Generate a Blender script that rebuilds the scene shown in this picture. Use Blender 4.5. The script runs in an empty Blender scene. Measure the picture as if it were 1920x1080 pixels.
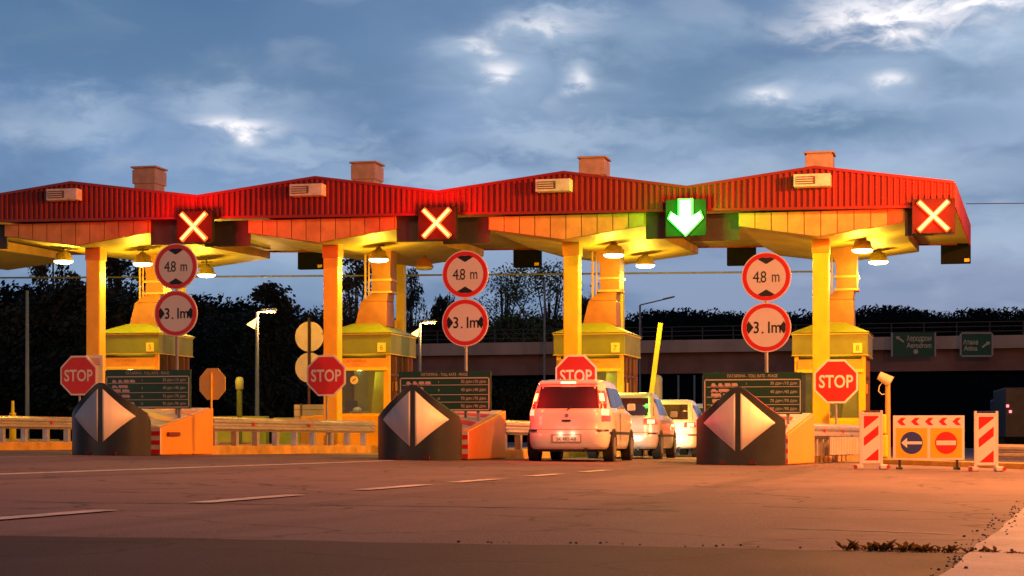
import bpy, bmesh, math, random
from math import sin, cos, tan, atan, radians, pi, sqrt, exp
from mathutils import Vector, Matrix

SC = bpy.context.scene
COL = SC.collection
TH = radians(13.51)          # camera heading, left of the lanes
EYE = 0.52
FALL = 0.0125                # crossfall of the paved plaza


def gz(x):
    return -FALL * max(-45.0, min(25.0, x))


# ------------------------------------------------------------------ camera
cd = bpy.data.cameras.new('camera')
cam = bpy.data.objects.new('camera', cd)
COL.objects.link(cam)
cam.location = (0, 0, EYE)
cam.rotation_euler = (pi / 2, 0, TH)
cd.sensor_width = 36
cd.lens = 67.5
cd.shift_y = 286 / 1920
cd.clip_start = 0.1
cd.clip_end = 5000
SC.camera = cam

# ------------------------------------------------------------------ sky
W = bpy.data.worlds.new('World')
SC.world = W
W.use_nodes = True
nt = W.node_tree
for n in list(nt.nodes):
    nt.nodes.remove(n)


def wn(t, **k):
    n = nt.nodes.new(t)
    for a, b in k.items():
        setattr(n, a, b)
    return n


def M_(op, a, b=None, c=None):
    n = wn('ShaderNodeMath', operation=op)
    for i, v in enumerate((a, b, c)):
        if v is None:
            continue
        if isinstance(v, (int, float)):
            n.inputs[i].default_value = v
        else:
            nt.links.new(v, n.inputs[i])
    return n.outputs[0]


def MIX(f, a, b):
    n = wn('ShaderNodeMix', data_type='RGBA')
    n.clamp_factor = True
    for i, v in ((0, f), (6, a), (7, b)):
        if isinstance(v, (int, float)):
            n.inputs[i].default_value = v
        elif isinstance(v, tuple):
            n.inputs[i].default_value = (*v, 1)
        else:
            nt.links.new(v, n.inputs[i])
    return n.outputs[2]


def MAP(v, a, b, c=0.0, d=1.0):
    n = wn('ShaderNodeMapRange', interpolation_type='SMOOTHSTEP')
    nt.links.new(v, n.inputs[0])
    for i, q in enumerate((a, b, c, d)):
        n.inputs[i + 1].default_value = q
    return n.outputs[0]


tc = wn('ShaderNodeTexCoord')
nrm = wn('ShaderNodeVectorMath', operation='NORMALIZE')
nt.links.new(tc.outputs['Generated'], nrm.inputs[0])
sep = wn('ShaderNodeSeparateXYZ')
nt.links.new(nrm.outputs[0], sep.inputs[0])
# heading (degrees, right positive from the lane direction turned 13.5 deg left) and elevation
az = M_('ADD', M_('MULTIPLY', M_('ARCTAN2', sep.outputs[0], sep.outputs[1]), 180 / pi), 13.51)
el = M_('MULTIPLY', M_('ARCSINE', sep.outputs[2]), 180 / pi)


def noise(scx, scy, detail, rough, dist, off=0.0):
    c = wn('ShaderNodeCombineXYZ')
    nt.links.new(M_('MULTIPLY', az, scx), c.inputs[0])
    nt.links.new(M_('MULTIPLY', el, scy), c.inputs[1])
    c.inputs[2].default_value = off
    n = wn('ShaderNodeTexNoise')
    n.inputs['Scale'].default_value = 1
    n.inputs['Detail'].default_value = detail
    n.inputs['Roughness'].default_value = rough
    n.inputs['Distortion'].default_value = dist
    nt.links.new(c.outputs[0], n.inputs['Vector'])
    return n.outputs[0]


n_big = noise(0.13, 0.36, 5, 0.5, 0.5, 3.3)
n_mid = noise(0.26, 0.70, 4, 0.48, 0.35, 7.1)
n_fin = noise(0.8, 1.7, 6, 0.56, 0.4, 1.4)


def blob(a, e, sa, se, wob=1.0):
    da = M_('DIVIDE', M_('SUBTRACT', M_('ADD', az, M_('MULTIPLY', M_('SUBTRACT', n_mid, 0.5), 5 * wob)), a), sa)
    de = M_('DIVIDE', M_('SUBTRACT', M_('ADD', el, M_('MULTIPLY', M_('SUBTRACT', n_fin, 0.5), 2.4 * wob)), e), se)
    s = M_('ADD', M_('MULTIPLY', da, da), M_('MULTIPLY', de, de))
    return M_('EXPONENT', M_('MULTIPLY', s, -1.0))


# base gradient over elevation and heading
low = MIX(MAP(az, -16, 16), (0.19, 0.28, 0.42), (0.18, 0.23, 0.36))
mid = MIX(MAP(az, -16, 16), (0.12, 0.215, 0.39), (0.22, 0.30, 0.46))
top = MIX(MAP(az, -16, 14), (0.025, 0.085, 0.21), (0.22, 0.32, 0.47))
base = MIX(MAP(el, 3.6, 9.0), low, mid)
base = MIX(MAP(el, 7.5, 13.0), base, top)
dark = MIX(M_('MULTIPLY', MAP(n_big, 0.44, 0.62), .8), base, (0.085, 0.155, 0.29))
lit = MIX(M_('MULTIPLY', MAP(n_mid, 0.52, 0.72), 0.32), dark, (0.34, 0.40, 0.50))


def SUM(bl):
    s = None
    for b in bl:
        s = b if s is None else M_('MAXIMUM', s, b)
    return s


dk = SUM([blob(5.6, 10.6, 3.0, 1.5, .6), blob(2.9, 11.0, 1.8, 1.3, .6), blob(13.5, 10.5, 3.4, .55, .6), blob(-5.0, 10.6, 2.4, .7, .6),
          blob(6.0, 9.6, 4.2, .55, .4), blob(-13.5, 11.9, 5.0, 1.4, .5), blob(-8.6, 10.8, 2.6, .7, .7), blob(8.9, 9.2, 4.6, .6, .4)])
lit = MIX(M_('MULTIPLY', dk, 0.88), lit, (0.085, 0.16, 0.28))
sf = SUM([blob(-8.0, 9.6, 2.2, .8), blob(-0.4, 11.0, 1.6, 1.3), blob(7.6, 10.1, 1.5, .6, .6), blob(11.0, 10.4, 1.6, .7, .6), blob(2.1, 10.8, 1.0, .7), blob(-5, 6.3, 5.0, .9, .5), blob(5.0, 7.6, 6.0, .8, .5), blob(1.3, 12.0, 2.4, .8), blob(-6.8, 8.5, 3.2, .5), blob(11.5, 7.7, 4.6, .8, .5),
          blob(-13.0, 9.2, 2.4, .8), blob(14.9, 11.9, 2.4, 1.9, .6), blob(14.6, 12.6, 2.4, 1.3, .5), blob(14.0, 6.0, 4.0, .8, .6), blob(1.5, 8.9, 3.6, .6), blob(-2.5, 7.6, 3.0, .6), blob(9.0, 10.0, 1.0, .5)])
lit = MIX(M_('MULTIPLY', sf, 0.62), lit, (0.33, 0.42, 0.55))
br = SUM([blob(11.4, 12.4, 2.0, .62), blob(13.6, 12.9, 1.6, .5), M_('MULTIPLY', blob(-0.55, 10.9, .42, .3, .6), .8), M_('MULTIPLY', blob(-0.65, 11.7, .35, .3, .6), .5),
          blob(-8.1, 9.25, 1.0, .2, .35), blob(-7.8, 8.95, .35, .25, .3), blob(7.6, 10.1, .55, .2, .3), blob(11.0, 10.45, .55, .2, .3),
          M_('MULTIPLY', blob(2.1, 10.7, .3, .3, .5), .6), M_('MULTIPLY', blob(1.2, 12.3, 1.2, .2, .7), .45)])
brm = M_('MULTIPLY', br, MAP(n_fin, 0.34, 0.62, 0.25, 1.0))
cloud = MIX(M_('MULTIPLY', brm, 1.1), lit, (0.86, 0.82, 0.84))
sky = wn('ShaderNodeTexSky', sky_type='NISHITA', sun_disc=False)
sky.sun_elevation = radians(2.0)
sky.sun_rotation = radians(215)
far = MAP(M_('ABSOLUTE', az), 35, 95, 1.0, 0.30)
hi = MAP(el, 16, 45, 1.0, 0.45)
cloud = MIX(M_('SUBTRACT', 1.0, M_('MULTIPLY', far, hi)), cloud, (0.0, 0.0, 0.0))
bgs = wn('ShaderNodeBackground')
nt.links.new(sky.outputs[0], bgs.inputs[0])
bgs.inputs[1].default_value = 0.012
bgc = wn('ShaderNodeBackground')
nt.links.new(cloud, bgc.inputs[0])
bgc.inputs[1].default_value = 1.32
add = wn('ShaderNodeAddShader')
nt.links.new(bgs.outputs[0], add.inputs[0])
nt.links.new(bgc.outputs[0], add.inputs[1])
wo = wn('ShaderNodeOutputWorld')
nt.links.new(add.outputs[0], wo.inputs[0])

# ------------------------------------------------------------------ low dusk sun behind cloud
sd = bpy.data.lights.new('sun', 'SUN')
sd.energy = 0.12
sd.angle = radians(12)
sd.color = (1.0, 0.72, 0.62)
so = bpy.data.objects.new('sun', sd)
COL.objects.link(so)
so.rotation_euler = (radians(80), 0, radians(-35))

SC.view_settings.view_transform = 'Standard'
SC.view_settings.look = 'None'
SC.view_settings.exposure = 0
SC.view_settings.gamma = 1

# ------------------------------------------------------------------ materials
MATS = {}


def mat(name, col, rough=0.6, metal=0.0, var=0.0, vscale=3.0, bump=0.0, bscale=20.0, emit=None, es=0.0,
        coat=0.0, spec=0.5, vcol=None, stretch=(1, 1, 1)):
    if name in MATS:
        return MATS[name]
    m = bpy.data.materials.new(name)
    m.use_nodes = True
    t = m.node_tree
    p = t.nodes['Principled BSDF']
    p.inputs['Base Color'].default_value = (*col, 1)
    p.inputs['Roughness'].default_value = rough
    p.inputs['Metallic'].default_value = metal
    p.inputs['Specular IOR Level'].default_value = spec
    p.inputs['Coat Weight'].default_value = coat
    if emit:
        p.inputs['Emission Color'].default_value = (*emit, 1)
        p.inputs['Emission Strength'].default_value = es
    if var or bump:
        c = t.nodes.new('ShaderNodeTexCoord')
        mp = t.nodes.new('ShaderNodeMapping')
        mp.inputs['Scale'].default_value = stretch
        t.links.new(c.outputs['Object'], mp.inputs[0])
    if var:
        n = t.nodes.new('ShaderNodeTexNoise')
        n.inputs['Scale'].default_value = vscale
        n.inputs['Detail'].default_value = 6
        n.inputs['Roughness'].default_value = 0.6
        t.links.new(mp.outputs[0], n.inputs['Vector'])
        r = t.nodes.new('ShaderNodeMapRange')
        r.inputs[1].default_value = 0.3
        r.inputs[2].default_value = 0.7
        t.links.new(n.outputs[0], r.inputs[0])
        x = t.nodes.new('ShaderNodeMix')
        x.data_type = 'RGBA'
        v2 = vcol if vcol else tuple(max(0, q * (1 - var)) for q in col)
        x.inputs[6].default_value = (*v2, 1)
        x.inputs[7].default_value = (*[min(1, q * (1 + var * 0.4)) for q in col], 1)
        t.links.new(r.outputs[0], x.inputs[0])
        t.links.new(x.outputs[2], p.inputs['Base Color'])
        rr = t.nodes.new('ShaderNodeMapRange')
        rr.inputs[3].default_value = min(1, rough + 0.12)
        rr.inputs[4].default_value = max(0.05, rough - 0.08)
        t.links.new(n.outputs[0], rr.inputs[0])
        t.links.new(rr.outputs[0], p.inputs['Roughness'])
    if bump:
        n2 = t.nodes.new('ShaderNodeTexNoise')
        n2.inputs['Scale'].default_value = bscale
        n2.inputs['Detail'].default_value = 4
        t.links.new(mp.outputs[0], n2.inputs['Vector'])
        b = t.nodes.new('ShaderNodeBump')
        b.inputs['Strength'].default_value = bump
        b.inputs['Distance'].default_value = 0.02
        t.links.new(n2.outputs[0], b.inputs['Height'])
        t.links.new(b.outputs[0], p.inputs['Normal'])
    MATS[name] = m
    return m


def glass(name, tint, alpha=0.35, rough=0.04):
    if name in MATS:
        return MATS[name]
    m = bpy.data.materials.new(name)
    m.use_nodes = True
    t = m.node_tree
    for n in list(t.nodes):
        t.nodes.remove(n)
    tr = t.nodes.new('ShaderNodeBsdfTransparent')
    tr.inputs[0].default_value = (*tint, 1)
    gl = t.nodes.new('ShaderNodeBsdfGlossy')
    gl.inputs['Roughness'].default_value = rough
    gl.inputs[0].default_value = (0.9, 0.9, 0.9, 1)
    df = t.nodes.new('ShaderNodeBsdfDiffuse')
    df.inputs[0].default_value = (*[q * 0.5 for q in tint], 1)
    fr = t.nodes.new('ShaderNodeFresnel')
    fr.inputs[0].default_value = 1.5
    m1 = t.nodes.new('ShaderNodeMixShader')
    m1.inputs[0].default_value = alpha
    t.links.new(tr.outputs[0], m1.inputs[1])
    t.links.new(df.outputs[0], m1.inputs[2])
    m2 = t.nodes.new('ShaderNodeMixShader')
    t.links.new(fr.outputs[0], m2.inputs[0])
    t.links.new(m1.outputs[0], m2.inputs[1])
    t.links.new(gl.outputs[0], m2.inputs[2])
    o = t.nodes.new('ShaderNodeOutputMaterial')
    t.links.new(m2.outputs[0], o.inputs[0])
    MATS[name] = m
    return m


def asphalt(name, c1, c2, c3, rough=0.75, streak=(0.35, 0.05, 1)):
    m = bpy.data.materials.new(name)
    m.use_nodes = True
    t = m.node_tree
    p = t.nodes['Principled BSDF']
    c = t.nodes.new('ShaderNodeTexCoord')

    def nz(scale, det, st, w=0.0, ro=0.6):
        mp = t.nodes.new('ShaderNodeMapping')
        mp.inputs['Scale'].default_value = st
        mp.inputs['Location'].default_value = (w, w, 0)
        t.links.new(c.outputs['Object'], mp.inputs[0])
        n = t.nodes.new('ShaderNodeTexNoise')
        n.inputs['Scale'].default_value = scale
        n.inputs['Detail'].default_value = det
        n.inputs['Roughness'].default_value = ro
        t.links.new(mp.outputs[0], n.inputs['Vector'])
        return n.outputs[0]

    def mr(v, a, b):
        r = t.nodes.new('ShaderNodeMapRange')
        r.inputs[1].default_value = a
        r.inputs[2].default_value = b
        t.links.new(v, r.inputs[0])
        return r.outputs[0]

    def mx(f, a, b):
        x = t.nodes.new('ShaderNodeMix')
        x.data_type = 'RGBA'
        t.links.new(f, x.inputs[0])
        for i, v in ((6, a), (7, b)):
            if isinstance(v, tuple):
                x.inputs[i].default_value = (*v, 1)
            else:
                t.links.new(v, x.inputs[i])
        return x.outputs[2]
    a = mx(mr(nz(0.5, 6, (1, 0.35, 1)), 0.35, 0.65), c1, c2)
    b = mx(mr(nz(1.0, 5, streak, 4.0), 0.52, 0.66), a, c3)
    b2 = mx(mr(nz(1.0, 4, (0.10, 1.6, 1), 11.0), 0.60, 0.70), b, tuple(q * .7 for q in c1))
    b3 = mx(mr(nz(1.0, 2, (0.9, 0.03, 1), 21.0), 0.58, 0.66), b2, tuple(q * .55 for q in c1))
    b4 = mx(mr(nz(0.8, 5, (1, 1, 1), 31.0, .7), 0.66, 0.69), b3, c3)
    g = mx(mr(nz(90, 2, (1, 1, 1), 2.0, 0.8), 0.35, 0.7), b4, tuple(q * 1.5 for q in c2))
    # fine cracks
    v = t.nodes.new('ShaderNodeTexVoronoi')
    v.feature = 'DISTANCE_TO_EDGE'
    v.inputs['Scale'].default_value = 0.45
    mp = t.nodes.new('ShaderNodeMapping')
    t.links.new(c.outputs['Object'], mp.inputs[0])
    wv = t.nodes.new('ShaderNodeVectorMath')
    wv.operation = 'ADD'
    nn = t.nodes.new('ShaderNodeTexNoise')
    nn.inputs['Scale'].default_value = 1.3
    nn.inputs['Detail'].default_value = 5
    t.links.new(c.outputs['Object'], nn.inputs['Vector'])
    t.links.new(mp.outputs[0], wv.inputs[0])
    t.links.new(nn.outputs['Color'], wv.inputs[1])
    t.links.new(wv.outputs[0], v.inputs['Vector'])
    f = mx(mr(v.outputs['Distance'], 0.0, 0.016), tuple(q * 0.55 for q in c1), g)
    t.links.new(f, p.inputs['Base Color'])
    rr = t.nodes.new('ShaderNodeMapRange')
    rr.inputs[3].default_value = rough - 0.15
    rr.inputs[4].default_value = min(1.0, rough + 0.15)
    p.inputs['Specular IOR Level'].default_value = 0.22
    t.links.new(nz(1.2, 4, (1, 0.4, 1), 9.0), rr.inputs[0])
    t.links.new(rr.outputs[0], p.inputs['Roughness'])
    bp = t.nodes.new('ShaderNodeBump')
    bp.inputs['Strength'].default_value = 0.35
    bp.inputs['Distance'].default_value = 0.01
    t.links.new(nz(60, 3, (1, 1, 1)), bp.inputs['Height'])
    t.links.new(bp.outputs[0], p.inputs['Normal'])
    return m


RED = mat('red_sheet_steel', (0.27, 0.011, 0.006), 0.5, var=0.42, vscale=1.6, bump=0.05, bscale=4, stretch=(1.6, 1, .25))
REDTRIM = mat('red_trim', (0.24, 0.010, 0.006), 0.4, var=0.2, vscale=2)
ROOFM = mat('roof_sheet', (0.25, 0.05, 0.04), 0.5, var=0.3)
YEL = mat('yellow_paint', (0.90, 0.60, 0.008), 0.38, var=0.16, vscale=2.2, bump=0.03, bscale=8)
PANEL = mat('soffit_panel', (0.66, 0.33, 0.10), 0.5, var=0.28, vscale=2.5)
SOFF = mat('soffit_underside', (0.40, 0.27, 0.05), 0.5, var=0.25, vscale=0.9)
DARKP = mat('dark_panel', (0.05, 0.045, 0.04), 0.5, var=0.3, vscale=3)
BLACK = mat('black_box', (0.008, 0.007, 0.007), 0.8, var=0.3, spec=.1)
SIGH = mat('signal_housing', (0.018, 0.018, 0.018), 0.8, var=.2, spec=.2)
OLIVE = mat('olive_paint', (0.22, 0.25, 0.02), 0.42, var=0.18, vscale=2)
OLIVE2 = mat('olive_trim', (0.16, 0.13, 0.02), 0.45, var=0.2)
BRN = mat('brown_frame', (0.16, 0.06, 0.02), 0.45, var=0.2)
GREY = mat('galvanised', (0.52, 0.49, 0.47), 0.38, metal=0.55, var=0.25, vscale=4)
GREYP = mat('grey_pole', (0.32, 0.32, 0.34), 0.5, metal=0.3, var=0.2)
CONC = mat('concrete', (0.36, 0.33, 0.29), 0.8, var=0.3, vscale=1.5, bump=0.25, bscale=25)
KERB = mat('kerb_yellow', (0.62, 0.36, 0.06), 0.65, var=0.45, vscale=2.2, bump=0.2, bscale=15)
ORANGE = mat('orange_barrier', (0.88, 0.34, 0.006), 0.45, var=0.14, vscale=1.6, bump=0.06, bscale=6)
WHITE = mat('white_paint', (0.78, 0.76, 0.74), 0.45, var=0.1, vscale=3)
WHITEW = mat('white_worn', (0.66, 0.64, 0.62), 0.55, var=0.28, vscale=5)
SIGNW = mat('sign_white', (0.80, 0.74, 0.72), 0.4, var=0.05, vscale=2)
SIGNR = mat('sign_red', (0.72, 0.015, 0.01), 0.38, var=0.06)
STOPR = mat('stop_red', (0.66, 0.018, 0.012), 0.36, var=0.08)
INK = mat('sign_black', (0.01, 0.008, 0.008), 0.5)
CUSH = mat('cushion_grey', (0.038, 0.04, 0.032), 0.33, var=0.35, vscale=2.5, bump=0.08, bscale=6)
RETRO = mat('reflective_white', (0.88, 0.80, 0.76), 0.5, var=0.12, vscale=1.6, stretch=(4, 4, 0.5))
BOARD = mat('board_green', (0.012, 0.07, 0.03), 0.35, var=0.2)
CREAM = mat('cream_line', (0.62, 0.55, 0.45), 0.5)
HWGREEN = mat('highway_green', (0.005, 0.11, 0.055), 0.4, var=0.15)
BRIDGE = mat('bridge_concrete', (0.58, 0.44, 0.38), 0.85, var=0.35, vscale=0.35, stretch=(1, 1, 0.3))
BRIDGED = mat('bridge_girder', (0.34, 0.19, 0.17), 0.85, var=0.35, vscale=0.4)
RUST = mat('duct_metal', (0.36, 0.13, 0.03), 0.45, metal=0.2, var=0.3, vscale=3)
CHIM = mat('vent_cowl', (0.50, 0.32, 0.27), 0.5, var=0.25, vscale=4)
CARW = mat('car_white', (0.76, 0.74, 0.73), 0.22, var=0.05, vscale=2, coat=0.6)
CARW2 = mat('car_white_warm', (0.74, 0.71, 0.66), 0.24, var=0.05, vscale=2, coat=0.6)
CARSIL = mat('car_silver', (0.55, 0.54, 0.53), 0.28, metal=0.4, coat=0.5)
TYRE = mat('tyre_rubber', (0.012, 0.012, 0.012), 0.85)
PLAST = mat('black_plastic', (0.018, 0.018, 0.02), 0.5)
CGLASS = mat('car_glass', (0.035, 0.02, 0.025), 0.05, spec=0.8)
RIM = mat('alloy', (0.45, 0.45, 0.46), 0.3, metal=0.8)
TAILR = mat('tail_red', (0.55, 0.01, 0.008), 0.2, coat=0.5)
TAILON = mat('tail_lit', (0.9, 0.3, 0.1), 0.3, emit=(1.0, 0.42, 0.10), es=5)
TAILON2 = mat('tail_lit_pale', (0.9, 0.5, 0.4), 0.3, emit=(1.0, 0.42, 0.22), es=1.7)
REDLIT = mat('tail_red_lit', (0.8, 0.03, 0.02), 0.25, emit=(1.0, 0.03, 0.015), es=2.6, coat=.5)
PLATE = mat('plate_white', (0.8, 0.78, 0.72), 0.4)
REDLED = mat('signal_red_edge', (0.8, 0.05, 0.02), 0.4, emit=(1.0, 0.10, 0.015), es=2.6)
REDCORE = mat('signal_red_core', (1, 0.8, 0.4), 0.4, emit=(1.0, 0.66, 0.16), es=2.3)
GRNLED = mat('signal_green_edge', (0.1, 0.8, 0.1), 0.4, emit=(0.10, 1.0, 0.12), es=2.4)
GRNCORE = mat('signal_green_core', (0.8, 1, 0.8), 0.4, emit=(0.80, 1.0, 0.85), es=4)
BULB = mat('lamp_diffuser', (1, 0.95, 0.7), 0.4, emit=(1.0, 0.92, 0.50), es=7)
BULBOFF = mat('lamp_diffuser_off', (0.5, 0.42, 0.36), 0.3)
SODIUM = mat('sodium_glow', (1, 0.8, 0.5), 0.4, emit=(1.0, 0.52, 0.16), es=3.2)
LAMPSH = mat('lamp_shade', (0.50, 0.36, 0.09), 0.4, var=0.15)
LAMPRED = mat('lamp_shade_rusty', (0.35, 0.10, 0.04), 0.5, var=0.2)
BLUE = mat('sign_blue', (0.03, 0.04, 0.26), 0.4)
SYEL = mat('sign_yellow', (0.85, 0.47, 0.01), 0.4, var=0.06)
PINK = mat('frame_pinkish_white', (0.74, 0.66, 0.64), 0.45, var=0.1)
STRR = mat('stripe_red', (0.55, 0.03, 0.03), 0.45, var=0.3, vscale=5)
BARK = mat('bark', (0.05, 0.035, 0.025), 0.9, var=0.3)
LEAF = mat('leaf_dark', (0.012, 0.018, 0.008), 0.65, var=0.4, vscale=0.35)
LEAF2 = mat('leaf_mid', (0.10, 0.13, 0.03), 0.6, var=0.45, vscale=0.35)
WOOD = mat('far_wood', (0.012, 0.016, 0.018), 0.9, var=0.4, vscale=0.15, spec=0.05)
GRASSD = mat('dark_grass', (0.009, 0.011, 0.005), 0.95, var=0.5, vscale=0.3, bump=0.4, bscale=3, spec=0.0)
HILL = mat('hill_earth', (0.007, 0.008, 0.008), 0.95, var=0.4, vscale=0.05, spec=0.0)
INTER = mat('booth_interior', (0.42, 0.46, 0.12), 0.6, var=0.2)
BLIND = mat('booth_blind', (0.55, 0.60, 0.05), 0.5, var=0.12)
BGLASS = glass('booth_glass', (0.93, 0.96, 0.90), 0.07)
WEED = mat('weed_leaf', (0.26, 0.13, 0.03), 0.7, var=0.4, vscale=20)
LINE = mat('road_paint', (0.70, 0.62, 0.60), 0.6, var=0.5, vscale=5, vcol=(0.34, 0.26, 0.25))
PALE = mat('pale_concrete', (0.56, 0.46, 0.44), 0.75, var=0.25, vscale=1.5, bump=0.3, bscale=40)
LANEC = mat('lane_concrete', (0.34, 0.29, 0.22), 0.7, var=0.35, vscale=0.8, bump=0.2, bscale=30)
TRUCKM = mat('truck_dark', (0.03, 0.028, 0.035), 0.5, var=0.3)
MARKER = mat('marker_red', (0.8, 0.1, 0.1), 0.4, emit=(1.0, 0.13, 0.16), es=4)
SILL = mat('booth_sign_text', (0.55, 0.16, 0.01), 0.5)
ROAD = asphalt('asphalt', (0.098, 0.068, 0.076), (0.180, 0.126, 0.132), (0.056, 0.040, 0.045), 0.80)
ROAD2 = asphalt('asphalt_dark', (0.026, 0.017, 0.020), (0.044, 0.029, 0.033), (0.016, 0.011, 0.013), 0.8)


def leafmat(name, col):
    m = bpy.data.materials.new(name)
    m.use_nodes = True
    t = m.node_tree
    for n in list(t.nodes):
        t.nodes.remove(n)
    c = t.nodes.new('ShaderNodeTexCoord')
    n = t.nodes.new('ShaderNodeTexNoise')
    n.inputs['Scale'].default_value = 30
    t.links.new(c.outputs['Object'], n.inputs['Vector'])
    x = t.nodes.new('ShaderNodeMix')
    x.data_type = 'RGBA'
    x.inputs[6].default_value = (*[q * .35 for q in col], 1)
    x.inputs[7].default_value = (*col, 1)
    t.links.new(n.outputs[0], x.inputs[0])
    d = t.nodes.new('ShaderNodeBsdfDiffuse')
    tr = t.nodes.new('ShaderNodeBsdfTranslucent')
    t.links.new(x.outputs[2], d.inputs[0])
    t.links.new(x.outputs[2], tr.inputs[0])
    mx = t.nodes.new('ShaderNodeMixShader')
    mx.inputs[0].default_value = .5
    t.links.new(d.outputs[0], mx.inputs[1])
    t.links.new(tr.outputs[0], mx.inputs[2])
    o = t.nodes.new('ShaderNodeOutputMaterial')
    t.links.new(mx.outputs[0], o.inputs[0])
    return m


WEED = leafmat('weed_leaf_thin', (0.30, 0.15, 0.03))


# ------------------------------------------------------------------ mesh builder
class MB:
    def __init__(s):
        s.v, s.f, s.sm = [], [], []

    def add(s, vs, fs, smooth=False, mtx=None):
        b = len(s.v)
        for p in vs:
            p = Vector(p)
            if mtx is not None:
                p = mtx @ p
            s.v.append(p)
        for f in fs:
            s.f.append([b + i for i in f])
            s.sm.append(smooth)
        return s

    def box(s, x0, x1, y0, y1, z0, z1, mtx=None):
        vs = [(x0, y0, z0), (x1, y0, z0), (x1, y1, z0), (x0, y1, z0), (x0, y0, z1), (x1, y0, z1), (x1, y1, z1), (x0, y1, z1)]
        return s.add(vs, [(0, 3, 2, 1), (4, 5, 6, 7), (0, 1, 5, 4), (1, 2, 6, 5), (2, 3, 7, 6), (3, 0, 4, 7)], False, mtx)

    def hexa(s, b4, t4, mtx=None):
        return s.add(list(b4) + list(t4), [(0, 3, 2, 1), (4, 5, 6, 7), (0, 1, 5, 4), (1, 2, 6, 5), (2, 3, 7, 6), (3, 0, 4, 7)], False, mtx)

    def prism(s, pts, y0, y1, mtx=None):
        """polygon in x-z, counter-clockwise seen from -y, extruded in y"""
        n = len(pts)
        vs = [(x, y0, z) for x, z in pts] + [(x, y1, z) for x, z in pts]
        fs = [tuple(range(n)), tuple(range(2 * n - 1, n - 1, -1))]
        for i in range(n):
            j = (i + 1) % n
            fs.append((j, i, n + i, n + j))
        return s.add(vs, fs, False, mtx)

    def slab(s, pts, z0, z1, zf=None):
        """polygon in x-y extruded in z; zf adds the local ground height"""
        n = len(pts)
        g = zf or (lambda x: 0.0)
        vs = [(x, y, z0 + g(x)) for x, y in pts] + [(x, y, z1 + g(x)) for x, y in pts]
        fs = [tuple(range(n - 1, -1, -1)), tuple(range(n, 2 * n))]
        for i in range(n):
            j = (i + 1) % n
            fs.append((i, j, n + j, n + i))
        return s.add(vs, fs)

    def cyl(s, p0, p1, r0, r1=None, n=16, caps=True, mtx=None):
        r1 = r0 if r1 is None else r1
        p0, p1 = Vector(p0), Vector(p1)
        d = (p1 - p0).normalized()
        a = Vector((0, 0, 1)) if abs(d.z) < 0.9 else Vector((1, 0, 0))
        u = d.cross(a).normalized()
        w = d.cross(u).normalized()
        A, B = [], []
        for i in range(n):
            t = 2 * pi * i / n
            o = u * cos(t) + w * sin(t)
            A.append(p0 + o * r0)
            B.append(p1 + o * r1)
        s.add(A + B, [(i, n + i, n + (i + 1) % n, (i + 1) % n) for i in range(n)], True, mtx)
        if caps:
            s.add(A, [tuple(range(n))], False, mtx)
            s.add(B, [tuple(range(n - 1, -1, -1))], False, mtx)
        return s

    def lathe(s, prof, n=24, mtx=None, smooth=True):
        vs = []
        for r, z in prof:
            for i in range(n):
                t = 2 * pi * i / n
                vs.append((r * cos(t), r * sin(t), z))
        fs = []
        for k in range(len(prof) - 1):
            for i in range(n):
                j = (i + 1) % n
                fs.append((k * n + i, k * n + j, (k + 1) * n + j, (k + 1) * n + i))
        return s.add(vs, fs, smooth, mtx)

    def tube(s, pts, r, n=8):
        for a, b in zip(pts[:-1], pts[1:]):
            s.cyl(a, b, r, r, n)
        return s

    def grid(s, P, smooth=True):
        """P[i][j] points"""
        a, b = len(P), len(P[0])
        vs = [p for row in P for p in row]
        fs = [(i * b + j, i * b + j + 1, (i + 1) * b + j + 1, (i + 1) * b + j) for i in range(a - 1) for j in range(b - 1)]
        return s.add(vs, fs, smooth)

    def build(s, name, m, parent=None, bevel=0.0, seg=2, label=None, recalc=True, thick=0.0, loc=None):
        me = bpy.data.meshes.new(name)
        me.from_pydata([tuple(v) for v in s.v], [], s.f)
        me.polygons.foreach_set('use_smooth', s.sm)
        me.materials.append(m)
        if recalc:
            bm = bmesh.new()
            bm.from_mesh(me)
            bmesh.ops.recalc_face_normals(bm, faces=bm.faces)
            bm.to_mesh(me)
            bm.free()
        o = bpy.data.objects.new(name, me)
        COL.objects.link(o)
        if parent:
            o.parent = parent
        if thick:
            q = o.modifiers.new('thick', 'SOLIDIFY')
            q.thickness = thick
            q.offset = 0
        if bevel:
            q = o.modifiers.new('bevel', 'BEVEL')
            q.width = bevel
            q.segments = seg
            q.limit_method = 'ANGLE'
            q.angle_limit = radians(40)
        if label:
            o['label'] = label
        if loc is not None:
            o.location = loc
        return o


def thing(name, label, cat, loc=(0, 0, 0), rz=0.0, group=None):
    o = bpy.data.objects.new(name, None)
    COL.objects.link(o)
    o.empty_display_size = 0.2
    o.location = loc
    o.rotation_euler = (0, 0, rz)
    o['label'] = label
    o['category'] = cat
    if group:
        o['group'] = group
    return o


def on(x, y, dz=0.0):
    return (x, y, gz(x) + dz)


def tag(o, label, cat, group=None):
    o['label'] = label
    o['category'] = cat
    if group:
        o['group'] = group
    return o


def struct(o):
    o['kind'] = 'structure'
    return o


def dup(root, loc, label, rz=None, group=None):
    r = root.copy()
    COL.objects.link(r)
    r.location = loc
    if rz is not None:
        r.rotation_euler = (0, 0, rz)
    r['label'] = label
    if group:
        r['group'] = group

    def kids(a, b):
        for ch in list(a.children):
            c = ch.copy()
            COL.objects.link(c)
            c.parent = b
            kids(ch, c)
    kids(root, r)
    return r


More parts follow.
